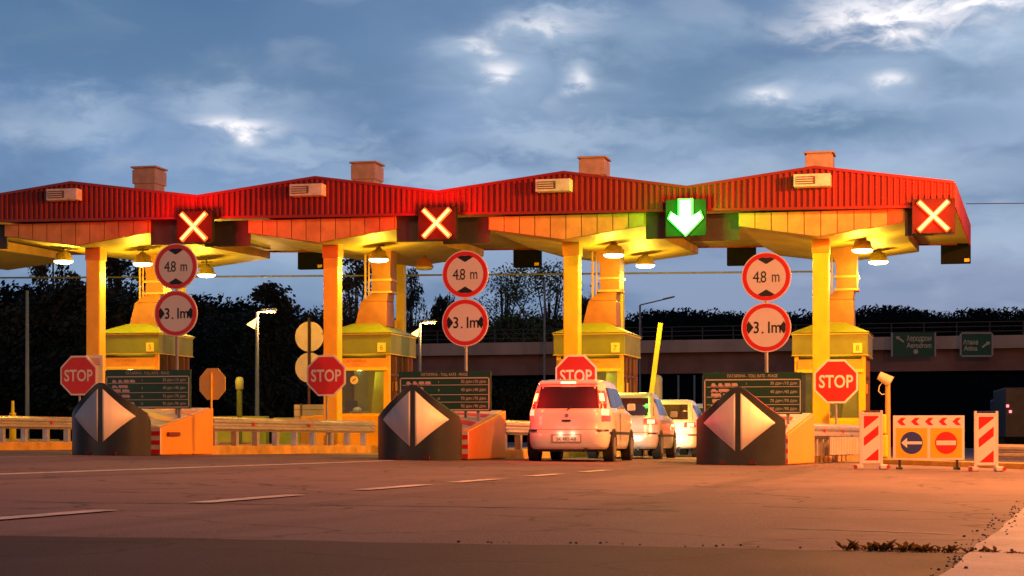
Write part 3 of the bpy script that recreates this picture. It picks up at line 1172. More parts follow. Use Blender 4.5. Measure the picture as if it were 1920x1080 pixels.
# ------------------------------------------------------------------ hanging lamps
def pend(x, y, h_, label, lit=True, shade=None, E=250):
    t = thing('hanging_lamp', label, 'lamp', (x, y, gz(x) + h_), 0, 'lamps hanging under the canopies')
    MB().lathe([(.27, -.02), (.27, .03), (.24, .05), (.20, .19), (.10, .24), (.07, .30), (.0, .30)], 28).build('shade', shade or LAMPSH, t)
    MB().lathe([(.268, .0), (.262, -.05), (.21, -.085), (.10, -.10), (0, -.10)], 28).build('diffuser', BULB if lit else BULBOFF, t)
    MB().cyl((0, 0, .30), (0, 0, .62), .025, n=8).box(-.16, .16, -.03, .03, .34, .38).build('bracket', OLIVE2, t)
    if lit:
        light('POINT', 'bulb_light', t, (0, 0, -.42), E, (1, .68, .05), .14)
    return t


pend(-22.54, 49.7, 5.20, 'lit dome lamp left of the leftmost height sign')
pend(-22.30, 53.7, 5.22, 'lit dome lamp right of the leftmost height sign, hanging lower')
pend(-25.1, 50.0, 5.32, 'lit dome lamp left of the leftmost column')
pend(-15.65, 49.7, 5.25, 'single lit dome lamp right of the second column from the left')
pend(-15.53, 53.7, 5.38, 'unlit rust red dome lamp between the booth 6 duct and the second height sign', False, LAMPRED)
pend(-9.19, 49.7, 5.31, 'lit dome lamp nearest the third column')
pend(-9.02, 53.7, 5.39, 'lit dome lamp lower and right of the third column lamp, in front of the sky')
pend(-2.75, 49.7, 5.37, 'lit dome lamp nearer the rightmost column')
pend(-2.54, 53.7, 5.43, 'rightmost lit dome lamp, hanging lower in front of the sky')


# ------------------------------------------------------------------ islands, kerbs
for i in range(1, 5):
    n, c = NOSE[i], COLX[i]
    m_ = MB()
    m_.slab([(n - .7, 37.6), (n + .7, 37.6), (n + .84, 40), (c + 1.15, 48.8), (c + 1.15, 57.5), (c - 1.15, 57.5), (c - 1.15, 48.8), (n - .84, 40)], -.1, .20, gz)
    struct(m_.build('traffic_island', KERB, bevel=.02))
c = COLX[0]
struct(MB().slab([(c - .9, 36.7), (c + .9, 36.7), (c + 1.1, 48), (c + 1.1, 57.5), (c - 1.1, 57.5), (c - 1.1, 48)], -.1, .2, gz).build('traffic_island', KERB, bevel=.02))

# ------------------------------------------------------------------ crash cushion noses


def cushion(i, label):
    n = NOSE[i]
    t = thing('crash_cushion', label, 'crash cushion', on(n, 36.05), 0, 'crash cushions at the island noses')
    HW, DP = .84, .42

    def yfun(x):
        return DP * (abs(x) / HW) ** 2.6

    def topz(x):
        q = abs(x)
        if q < .10:
            return 1.46 - 1.2 * q * q
        return 1.448 - (q - .10) * (1.448 - .86) / (HW - .10)
    N = 36
    xs_ = [HW * sin(pi / 2 * (k / N * 2 - 1)) for k in range(N + 1)]
    outer = [(x, yfun(x)) for x in xs_]
    outer = [(-HW, .60)] + outer + [(HW, .60)]
    tops = [.70] + [topz(x) for x in xs_] + [.70]
    m = MB()
    m.grid([[(x, y, z) for (x, y) in outer] for z in (.0,)] + [[(x, y, tz) for (x, y), tz in zip(outer, tops)]], True)
    # rounded lip and inner face
    inn = [(x * .93, y + .06) for x, y in outer]
    m.grid([[(x, y, tz) for (x, y), tz in zip(outer, tops)], [(x * .985, y + .02, tz + .02) for (x, y), tz in zip(outer, tops)],
            [(x, y, tz) for (x, y), tz in zip(inn, tops)]], True)
    m.grid([[(x, y, tz) for (x, y), tz in zip(inn, tops)], [(x, y, 0) for (x, y), tz in zip(inn, tops)]], True)
    # top fill sloping back
    m.grid([[(x, y, tz - .03) for (x, y), tz in zip(inn, tops)], [(x * .9, .60, .70) for (x, y), tz in zip(inn, tops)]], True)
    m.build('shell', CUSH, t)
    for q in (-.27, .27):
        MB().box(q - .07, q + .07, yfun(.27) - .032, .2, .02, .085).build('fork_slot', mat('slot_dark', (0.08, 0.012, 0.008), .6), t)

    def patch(x0, x1, zb, zt, off, K=14):
        P = []
        for k in range(K + 1):
            x = x0 + (x1 - x0) * k / K
            y = yfun(x) - off
            P.append([(x, y, zb(x)), (x, y, zt(x))])
        return P
    # diamond halves
    X0, X1 = .05, .675
    for sg in (-1, 1):
        d = MB()
        zm = .80

        def zt(x):
            return 1.36 - (abs(x) - X0) / (X1 - X0) * (1.36 - zm)

        def zb(x):
            return .27 + (abs(x) - X0) / (X1 - X0) * (zm - .27)
        d.grid(patch(sg * X0, sg * X1, zb, zt, .012), True)
        d.build('diamond_half', RETRO, t, thick=.008, recalc=False)
    return t


cushion(2, 'leftmost dark crash cushion with dull pink-white diamond, half hiding a stop sign')
cushion(3, 'dark crash cushion with pinkish white diamond left of the waiting white car')
cushion(4, 'dark crash cushion with bright cream diamond right of the waiting cars')


# ------------------------------------------------------------------ concrete wedges behind the noses
def wedge(i, label):
    n = NOSE[i]
    t = thing('concrete_wedge', label, 'barrier block', on(n, 36.95), 0, 'striped wedge blocks behind the crash cushions')
    x0, x1 = -.86, .86
    xr = {2: .86, 3: .93, 4: 1.12}[i]
    y1 = 3.0
    m = MB().hexa([(x0, .22, 0), (x1 - .03, .22, 0), (xr, y1, 0), (x0, y1, 0)], [(x0, .22, .58), (x1 - .03, .22, .58), (xr, y1, 1.03), (x0, y1, 1.03)])
    m.build('body', ORANGE, t, bevel=.03, seg=3)
    p = MB()

    def zz(y):
        return .58 + (y - .22) / (y1 - .22) * .45 + .012
    p.hexa([(x0 + .05, .26, zz(.26) - .03), (x1 - .1, .26, zz(.26) - .03), (xr - .08, y1 - .06, zz(y1 - .06) - .03), (x0 + .05, y1 - .06, zz(y1 - .06) - .03)],
           [(x0 + .05, .26, zz(.26)), (x1 - .1, .26, zz(.26)), (xr - .08, y1 - .06, zz(y1 - .06)), (x0 + .05, y1 - .06, zz(y1 - .06))])
    p.build('top_plate', WHITEW, t)
    s = MB()
    for a, b in ((-.3, .18), (.78, 1.25), (1.9, 2.38)):
        s.add([(x0 + .06, min(y1 - .08, max(.28, a + 1.5)), zz(min(y1 - .08, max(.28, a + 1.5))) + .004),
               (x0 + .06, min(y1 - .08, max(.28, b + 1.5)), zz(min(y1 - .08, max(.28, b + 1.5))) + .004),
               (x1 - .12, min(y1 - .08, max(.28, b)), zz(min(y1 - .08, max(.28, b))) + .004),
               (x1 - .12, min(y1 - .08, max(.28, a)), zz(min(y1 - .08, max(.28, a))) + .004)], [(0, 3, 2, 1)])
    s.build('red_stripe', STRR, t)
    # striped nose plate with red and white bars on the front right corner
    e, r = MB(), MB()
    e.box(x1 - .30, x1 - .02, .16, .215, .02, .56)
    e.build('end_plate', WHITEW, t)
    for k in range(3):
        r.box(x1 - .30, x1 - .02, .148, .158, .03 + k * .19, .12 + k * .19)
    r.build('end_stripe', SIGNR, t)
    if i == 2:
        MB().box(x1 - .01, x1 + .03, .5, 1.1, .40, .48).build('slot', mat('slot_red', (0.18, 0.02, 0.01), .6), t)
    return t


wedge(2, 'bright orange wedge block with red and white stripes behind the leftmost crash cushion')
wedge(3, 'orange wedge block with shaded brown side left of the waiting white car')
wedge(4, 'orange wedge block between the cream diamond cushion and the rightmost stop sign')


# ------------------------------------------------------------------ price boards
def board(i, label):
    n = NOSE[i]
    t = thing('price_board', label, 'sign', on(n + .02, 38.3), 0, 'green toll price boards')
    w, z0, z1 = 1.98, .99, 1.82
    MB().box(-w / 2, w / 2, 0, .05, z0, z1).build('panel', BOARD, t, bevel=.008)
    for x in (-.7, .7):
        MB().box(x - .03, x + .03, .06, .12, .6, z1 - .05).build('leg', GREYP, t)
    f = MB()
    zt = z1 - .13
    e = .022
    y = -.006
    f.box(-w / 2 + .03, w / 2 - .03, y, -.001, z0 + .02, z0 + .02 + e).box(-w / 2 + .03, w / 2 - .03, y, -.001, zt - e, zt)
    f.box(-w / 2 + .03, -w / 2 + .03 + e, y, -.001, z0 + .02, zt).box(w / 2 - .03 - e, w / 2 - .03, y, -.001, z0 + .02, zt)
    rows = [z0 + .185, z0 + .34, z0 + .54]
    for r in rows:
        f.box(-w / 2 + .08, w / 2 - .06, y, -.001, r, r + .011)
    f.build('border', CREAM, t)
    x = MB()
    text_into(x, 'ПАТАРИНА - TOLL RATE - PEAGE', .085, .0, z1 - .065, -.006, maxw=1.0)
    vals = ['30 ден./10 ден.', '40 ден./40 ден.', '70 ден./70 ден.', '90 ден./90 ден.']
    zc = [zt - .09, (rows[2] + rows[1]) / 2, (rows[1] + rows[0]) / 2, (rows[0] + z0) / 2 + .01]
    for k in range(4):
        y_ = MB()
        text_into(y_, vals[k], .09, .63, zc[k], -.006, maxw=.55)
        y_.build('price_lettering', CREAM, t)
        text_into(x, str(('I', 'II', 'III', 'IV')[k]), .07, -.12, zc[k], -.006)
    x.build('lettering', CREAM, t)
    v = MB()

    def ico(cx, cz, L_, h_, cab=True):
        pts = [(cx - L_ / 2, cz - h_ * .3), (cx + L_ / 2, cz - h_ * .3), (cx + L_ / 2, cz), (cx + L_ * .28, cz + h_ * .1), (cx + L_ * .15, cz + h_ * .5),
               (cx - L_ * .3, cz + h_ * .5), (cx - L_ * .42, cz + .0)]
        if not cab:
            pts = [(cx - L_ / 2, cz - h_ * .3), (cx + L_ / 2, cz - h_ * .3), (cx + L_ / 2, cz + h_ * .15), (cx + L_ * .36, cz + h_ * .5), (cx - L_ / 2, cz + h_ * .5)]
        v.prism(pts, -.006, -.002)
        for q in (-.3, .3):
            disc(v, h_ * .2, -.006, cx + q * L_, cz - h_ * .34, 10)
    for k in range(4):
        ico(-.77 + k * .14, zt - .12, .12, .085, k < 2)
    ico(-.76, zc[1] + .03, .15, .07)
    ico(-.56, zc[1] + .03, .22, .075, False)
    ico(-.72, zc[1] - .06, .20, .08, False)
    ico(-.50, zc[1] - .06, .17, .07, False)
    ico(-.72, zc[2], .16, .08, False)
    ico(-.50, zc[2], .19, .075, False)
    ico(-.66, zc[3], .3, .08, False)
    ico(-.4, zc[3], .2, .08, False)
    v.build('pictograms', mat('icon_pink', (0.62, 0.46, 0.43), .5), t)
    return t


board(2, 'dim green toll price board behind the leftmost crash cushion')
board(3, 'green toll price board below the second pair of height and width signs')
board(4, 'brightly lit green toll price board beside the rightmost stop sign')


# ------------------------------------------------------------------ height / width limit signs
def limits(x, ht, hb, label):
    t = thing('limit_signs', label, 'road sign', on(x, 38.85), 0, 'height and width limit sign pairs')
    MB().cyl((0, .05, .5), (0, .05, ht + .3), .035, n=12).build('pole', GREYP, t)
    for hh, s in ((ht, 'h'), (hb, 'w')):
        R_ = .50
        p = MB()
        disc(p, R_, -.012, 0, hh, 48, .012)
        o = p.build('sign_face', SIGNW, t)
        r = MB()
        disc(r, R_ - .022, -.015, 0, hh, 48, None, R_ - .105)
        r.build('red_ring', SIGNR, o, thick=.003)
        k = MB()
        Ri = R_ - .105
        tm = [MB(), MB()]
        if s == 'h':
            for sg in (-1, 1):
                zb = sg * Ri * .96
                pts = [(-.17, hh + sg * (Ri * .90)), (0, hh + sg * (Ri * .90 - .10)), (.17, hh + sg * (Ri * .90)), (.09, hh + zb + sg * .01), (-.09, hh + zb + sg * .01)]
                tm[(sg + 1) // 2].add([(a, -.0185, b) for a, b in pts], [(0, 1, 2, 3, 4)])
            text_into(k, '4', .33, -.205, hh, -.0185, .85)
            text_into(k, '8', .33, -.055, hh, -.0185, .80)
            k.box(-.140, -.112, -.0185, -.016, hh - .118, hh - .09)
            k2 = MB()
            text_into(k2, 'm', .33, .19, hh - .03, -.0185, .70)
        else:
            for sg in (-1, 1):
                pts = [(sg * Ri * .90, hh - .13), (sg * (Ri * .90 - .10), hh), (sg * Ri * .90, hh + .13), (sg * (Ri * .96 + .01), hh + .06), (sg * (Ri * .96 + .01), hh - .06)]
                tm[(sg + 1) // 2].add([(a, -.0185, b) for a, b in pts], [(0, 1, 2, 3, 4)])
            text_into(k, '3', .33, -.20, hh, -.0185, .85, bold=.004)
            text_into(k, '1', .33, .055, hh, -.0185, .85, bold=.004)
            k.box(-.09, -.055, -.0185, -.016, hh - .12, hh - .085)
            k2 = MB()
            text_into(k2, 'm', .33, .20, hh - .03, -.0185, .85, bold=.004)
        k.build('lettering', INK, o, recalc=False)
        k2.build('lettering', INK, o, recalc=False)
        for q in tm:
            q.build('triangle_mark', INK, o, recalc=False)
    return t


limits(-16.84, 4.09, 3.07, 'round 4.8 m and 3.1 m limit signs, leftmost of three pairs')
limits(-10.34, 3.87, 2.86, 'peach-lit round 4.8 m and 3.1 m limit signs left of third column')
limits(-4.06, 3.77, 2.75, 'round 4.8 m and 3.1 m limit signs left of the rightmost column')


# ------------------------------------------------------------------ stop signs
def octa(R_, cx=0, cz=0):
    k = R_ / cos(pi / 8)
    return [(cx + k * cos(pi / 8 + i * pi / 4), cz + k * sin(pi / 8 + i * pi / 4)) for i in range(8)]


def stop(x, y, h_, label, rz=0.0, R_=.515, back=None):
    t = thing('stop_sign', label, 'stop sign', on(x, y), rz, 'octagonal stop signs')
    MB().cyl((0, .045, .15), (0, .045, h_ + .3), .03, n=10).build('pole', GREYP if not back else YEL, t)
    MB().prism(octa(R_, 0, h_), -.012, .012).build('border', SIGNW if not back else back, t)
    MB().prism(octa(R_ - .045, 0, h_), -.018, -.013).build('face', STOPR, t)
    x_ = MB()
    text_into(x_, 'STOP', .42, 0, h_, -.0215, .80, bold=.008)
    x_.build('lettering', SIGNW, t, recalc=False)
    return t


stop(-22.66, 46.0, 1.93, 'bright red stop sign partly behind the leftmost crash cushion')
stop(-15.87, 46.0, 1.96, 'red stop sign overlapping the round sign backs at the second column')
stop(-9.44, 46.0, 1.98, 'red stop sign half hidden behind the roof of the rear white car')
stop(-3.16, 46.0, 1.88, 'orange-lit stop sign in front of the rightmost yellow column')
BACKY = mat('sign_back_yellow', (0.70, 0.50, 0.10), .45, var=.1)
stop(-19.72, 47.9, 1.78, 'yellow back of a turned-away stop sign beside the leftmost price board', radians(166), .42, BACKY)
stop(-27.4, 47.9, 1.82, 'sliver of a yellow sign back at the left edge of the photo', radians(170), .42, BACKY)
# small notice tucked behind the leftmost stop sign
t = thing('notice_plate', 'small white notice plate tucked behind the leftmost stop sign', 'sign', on(-22.30, 46.2), 0)
MB().box(-.26, .22, 0, .02, 1.55, 2.47).build('plate', SIGNW, t)
MB().box(-.03, .03, .03, .07, .2, 2.4).build('pole', GREYP, t)
x_ = MB()
for k in range(4):
    x_.box(-.12, .15, -.004, -.001, 2.36 - k * .05, 2.38 - k * .05)
x_.build('lettering', SIGNR, t)

# turned-away round sign pair behind
t = thing('limit_signs', 'two round blank sign backs on one dark pole left of the second stop sign', 'road sign', on(-21.0, 59.2), 0)
MB().cyl((0, -.05, .2), (0, -.05, 4.25), .045, n=10).build('pole', mat('pole_brown', (0.10, 0.02, 0.015), .5), t)
for hh in (3.64, 2.63):
    p = MB()
    disc(p, .49, -.01, 0, hh, 40, .01)
    p.build('sign_back', mat('sign_back_pink', (0.88, 0.54, 0.66), .4, metal=.2, var=.12), t)
t = thing('price_board', 'pink-lit panelled back of a price board low behind the guardrail', 'sign', on(-20.75, 58.6), 0)
MB().box(-.56, .46, 0, .05, .55, 1.42).build('panel', mat('board_back', (0.62, 0.42, 0.42), .5, var=.15), t)
q = MB()
for z in (.78, 1.02, 1.25):
    q.box(-.56, .46, -.01, -.002, z, z + .015)
q.box(-.34, -.29, -.03, -.011, .2, 1.45)
q.build('rib', BRN, t)


# ------------------------------------------------------------------ guardrails
def guard(p0, p1, label, reflect=True, step=1.0, h_=.84, base=.2):
    p0, p1 = Vector((p0[0], p0[1], gz(p0[0]))), Vector((p1[0], p1[1], gz(p1[0])))
    d = p1 - p0
    L_ = d.length
    t = thing('guardrail', label, 'guardrail', p0, math.atan2(d.y, d.x), 'steel guardrails on the islands')
    slope = d.z / L_
    prof = [(.0, -.155), (-.02, -.13), (-.075, -.10), (-.075, -.05), (-.01, -.015), (-.01, .015), (-.075, .05), (-.075, .10), (-.02, .13), (0, .155)]
    m = MB()
    m.grid([[(s_, y, h_ - .16 + z + slope * s_) for y, z in prof] for s_ in (0, L_ / 2, L_)], False)
    m.build('beam', GREY, t, thick=.006)
    k = 0
    s_ = .25
    while s_ < L_:
        MB().box(s_ - .06, s_ + .06, .01, .15, base - .05 + slope * s_, h_ - .03 + slope * s_).build('post', GREY, t, bevel=.006)
        k += 1
        s_ += step
    if reflect:
        r = MB()
        for s_ in (L_ * .22, L_ * .55):
            r.box(s_, s_ + .09, -.055, -.03, h_ - .185 + slope * s_, h_ - .13 + slope * s_)
        r.build('reflector', SIGNR, t)
    return t


guard((NOSE[2] + .80, 39.95), (COLX[2] + 1.10, 48.6), 'galvanised guardrail running from the leftmost orange wedge to the booth numbered 6')
guard((NOSE[1] + .80, 39.0), (COLX[1] + 1.10, 48.6), 'galvanised guardrail at the far left behind the leftmost crash cushion')
guard((NOSE[3] + .85, 40.0), (COLX[3] + 1.10, 48.6), 'short-looking guardrail seen between the shaded orange wedge and the white car', False)
guard((NOSE[4] + 1.0, 40.1), (COLX[4] + 1.22, 45.6), 'pinkish guardrail between the rightmost orange wedge and the striped marker', True, .55)
m_ = MB()
for k in range(22):
    m_.box(.0 + k * .125, .09 + k * .125, 0, .03 + .02 * (k % 2), .18, .56)
m_.build('ribbed_skirt', mat('ribbed_plate', (0.55, 0.42, 0.38), .5, var=.2), None)
o_ = bpy.data.objects['ribbed_skirt']
o_.location = on(-2.95, 41.2)
o_.rotation_euler = (0, 0, radians(78))
tag(o_, 'ribbed pink metal skirt under the guardrail by the rightmost wedge', 'panel')

for i, (lb) in ((1, 'low yellow block wall at the foot of the booth numbered 5'), (2, 'low yellow block wall at the foot of the booth numbered 6'), (3, 'low yellow block wall at the foot of the booth numbered 7'), (4, 'low yellow block wall at the foot of the booth numbered 8')):
    c = COLX[i]
    m = MB().box(-.95, 1.02, .0, .3, .15, 1.0).box(-1.45, -.9, .4, .6, .15, .98)
    tag(m.build('block_wall', YEL, bevel=.02, loc=on(c, 49.6)), lb, 'low wall')
# yellow corner post at end of the guardrail
tag(MB().box(-.09, .09, -.1, .1, 0, .92).build('bollard', YEL, bevel=.03, loc=on(COLX[2] + 1.3, 48.9)), 'square yellow bollard at the right end of the long guardrail', 'bollard')


# ------------------------------------------------------------------ booths
def booth(i, num, label):
    c = COLX[i]
    t = thing('toll_booth', label, 'toll booth', on(c + .08, 50.3), 0, 'toll booths under the canopies')
    hw, D = .97, 2.45
    MB().box(-hw, hw, 0, D, 2.70, 3.22).build('header', OLIVE, t, bevel=.012)
    tr = MB()
    tr.box(-hw - .02, hw + .02, -.02, D + .02, 3.22, 3.26).box(-hw - .012, hw + .012, -.012, D + .012, 2.675, 2.70)
    tr.build('header_trim', mat('header_trim_yellow', (0.62, 0.50, 0.03), .4), t)
    rf = MB()
    rf.hexa([(-hw - .06, -.06, 3.27), (hw + .06, -.06, 3.27), (hw + .06, D + .06, 3.27), (-hw - .06, D + .06, 3.27)],
            [(-.35, .8, 3.58), (.35, .8, 3.58), (.35, D - .8, 3.58), (-.35, D - .8, 3.58)])
    rf.build('roof', OLIVE, t)
    q = MB().box(.60, .83, -.03, -.005, 2.74, 2.99)
    o = q.build('number_plate', mat('plate_yellow', (0.85, 0.74, 0.12), .4), t)
    x = MB()
    text_into(x, num, .20, .715, 2.865, -.034)
    x.build('number', mat('digit_olive', (0.22, 0.15, 0.02), .5), o)
    b = .86
    # corner posts and lower walls
    for sx in (-1, 1):
        for yy in (.10, D - .22):
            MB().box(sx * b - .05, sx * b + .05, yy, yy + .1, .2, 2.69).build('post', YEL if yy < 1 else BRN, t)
    MB().box(-b + .05, b - .05, .11, .17, .2, 1.05).build('front_wall', YEL, t)
    MB().box(-b + .02, b - .02, D - .2, D - .14, .2, 2.69).build('rear_wall', INTER, t)
    for sx in (-1, 1):
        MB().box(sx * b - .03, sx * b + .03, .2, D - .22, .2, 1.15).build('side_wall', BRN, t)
    # sign panel over the window
    MB().box(-b + .05, b - .02, .02, .10, 2.32, 2.58).build('notice_panel', mat('notice_orange', (0.80, 0.38, 0.03), .45, var=.15), t)
    MB().box(-b + .03, b, .0, .11, 2.24, 2.32).build('lintel', mat('lintel_yellow', (0.88, 0.66, 0.03), .35), t)
    x = MB()
    text_into(x, 'ПАТАРИНА', .12, -.05, 2.50, .015, maxw=1.1)
    text_into(x, 'TOLL', .10, -.05, 2.39, .015)
    x.build('notice_text', SILL, t)
    # window
    gl = MB().box(-b + .05, b - .05, .13, .15, 1.05, 2.24)
    wnd = gl.build('window', BGLASS, t)
    fr = MB().box(-b + .05, b - .05, .09, .17, 1.0, 1.06).box(b - .12, b - .05, .09, .16, 1.06, 2.24).box(-b + .05, -b + .1, .09, .16, 1.06, 2.24)
    fr.build('window_frame', YEL, wnd)
    MB().add([(b - .58, .42, 1.05), (b - .1, .42, 1.05), (b - .1, .42, 2.22), (b - .46, .42, 2.22)], [(0, 1, 2, 3)]).build('blind', BLIND, t, thick=.02)
    # sticker with slash, desk things
    st = MB()
    disc(st, .115, .122, -.12, 1.98, 24, .128)
    st.build('sticker', mat('sticker_yellow', (0.9, 0.85, 0.25), .4), wnd)
    st = MB().box(-.19, -.05, .112, .120, 1.965, 1.995, )
    m45 = Matrix.Translation((-.12, 0, 1.98)) @ Matrix.Rotation(radians(-40), 4, 'Y') @ Matrix.Translation((.12, 0, -1.98))
    st2 = MB().box(-.18, -.06, .112, .120, 1.968, 1.992, m45)
    st2.build('sticker_mark', OLIVE2, wnd)
    MB().box(-b + .1, b - .1, .3, .9, .98, 1.03).box(-.35, .1, .45, .8, 1.03, 1.12).build('desk', WHITEW, t)
    MB().box(-.5, -.15, .5, .53, 1.15, 1.42).box(-.36, -.28, .53, .6, 1.03, 1.3).build('monitor', PLAST, t)
    pp = MB().lathe([(0, .0), (.12, .0), (.15, .05), (.12, .14), (.05, .18), (0, .18)], 12, Matrix.Translation((-.1, .35, 1.06)))
    pp.build('paper_roll', WHITEW, t)
    # side glazing bars and door
    sb = MB()
    for yy in (.75, 1.35, 1.95):
        sb.box(b - .03, b + .035, yy, yy + .07, 1.15, 2.69)
    sb.box(b - .03, b + .035, .2, D - .22, 2.1, 2.16)
    sb.build('side_frame', BRN, t)
    for sx in (-1, 1):
        MB().box(sx * b - .01, sx * b + .01, .2, D - .22, 1.15, 2.69).build('side_glass', glass('side_glass_brown', (0.60, 0.42, 0.22), .25), t)
    MB().box(-.4, .4, .22, .32, 2.26, 2.30).build('ceiling_lamp', mat('booth_tube', (1, 1, .8), .4, emit=(1, .95, .5), es=4), t)
    light('POINT', 'booth_light', t, (0, .27, 2.2), 14, (1, .88, .28), .06)
    hn = MB().box(b + .035, b + .075, .66, .74, 1.7, 1.95)
    hn.build('pay_handle', mat('brass_bit', (0.8, 0.45, 0.1), .3, metal=.6), t)
    return t


booth(1, '5', 'yellow-green toll booth numbered 5 behind the leftmost column')
booth(2, '6', 'olive toll booth numbered 6 with a round sticker in its window')
booth(3, '7', 'brown-olive toll booth numbered 7 behind the rear white car')
booth(4, '8', 'yellow-green toll booth numbered 8 beside the rightmost column')


# ------------------------------------------------------------------ air ducts on the booth roofs
def duct(i, label):
    c = COLX[i]
    t = thing('air_duct', label, 'duct', on(c + .22, 51.6), 0, 'air ducts from booth roofs to canopy')
    MB().hexa([(-.52, -.35, 3.5), (.42, -.35, 3.5), (.42, .45, 3.5), (-.52, .45, 3.5)], [(-.36, -.30, 4.2), (.40, -.30, 4.2), (.40, .40, 4.2), (-.36, .40, 4.2)]).hexa(
        [(-.36, -.30, 4.2), (.40, -.30, 4.2), (.40, .40, 4.2), (-.36, .40, 4.2)], [(-.05, -.22, 4.45), (.42, -.22, 4.45), (.42, .38, 4.45), (-.05, .38, 4.45)]).build('unit_hood', RUST, t, bevel=.02)
    r = MB()
    # curved riser: sweep of rectangles
    P = []
    for k in range(11):
        a = k / 10
        z = 4.44 + a * 1.5
        cx = .22 - .28 * max(0, (a - .35)) ** 1.6
        w_ = .27 + .35 * max(0, a - .45) ** 1.2
        P.append([(cx - w_, -.22, z), (cx + w_, -.22, z), (cx + w_, .38, z), (cx - w_, .38, z), (cx - w_, -.22, z)])
    r.grid(P, False)
    r.build('riser', RUST, t)
    cl = MB()
    for z in (4.44, 4.78):
        cl.box(-.09, .53, -.26, .42, z, z + .06)
    cl.build('collar', mat('duct_collar', (0.6, 0.3, 0.1), .4, metal=.3), t)
    MB().cyl((-.28, -.1, 4.2), (-.28, -.1, 5.7), .035, n=8).cyl((-.16, -.15, 4.2), (-.16, -.15, 5.7), .025, n=8).build('pipe', PANEL, t)
    return t


duct(1, 'yellow-lit air duct hood on the roof of the booth numbered 5')
duct(2, 'dark rust air duct and unit on the roof of the booth numbered 6')
duct(3, 'orange-brown air duct on the roof of the booth numbered 7')
duct(4, 'brightly lit curved air duct on the roof of the booth numbered 8')


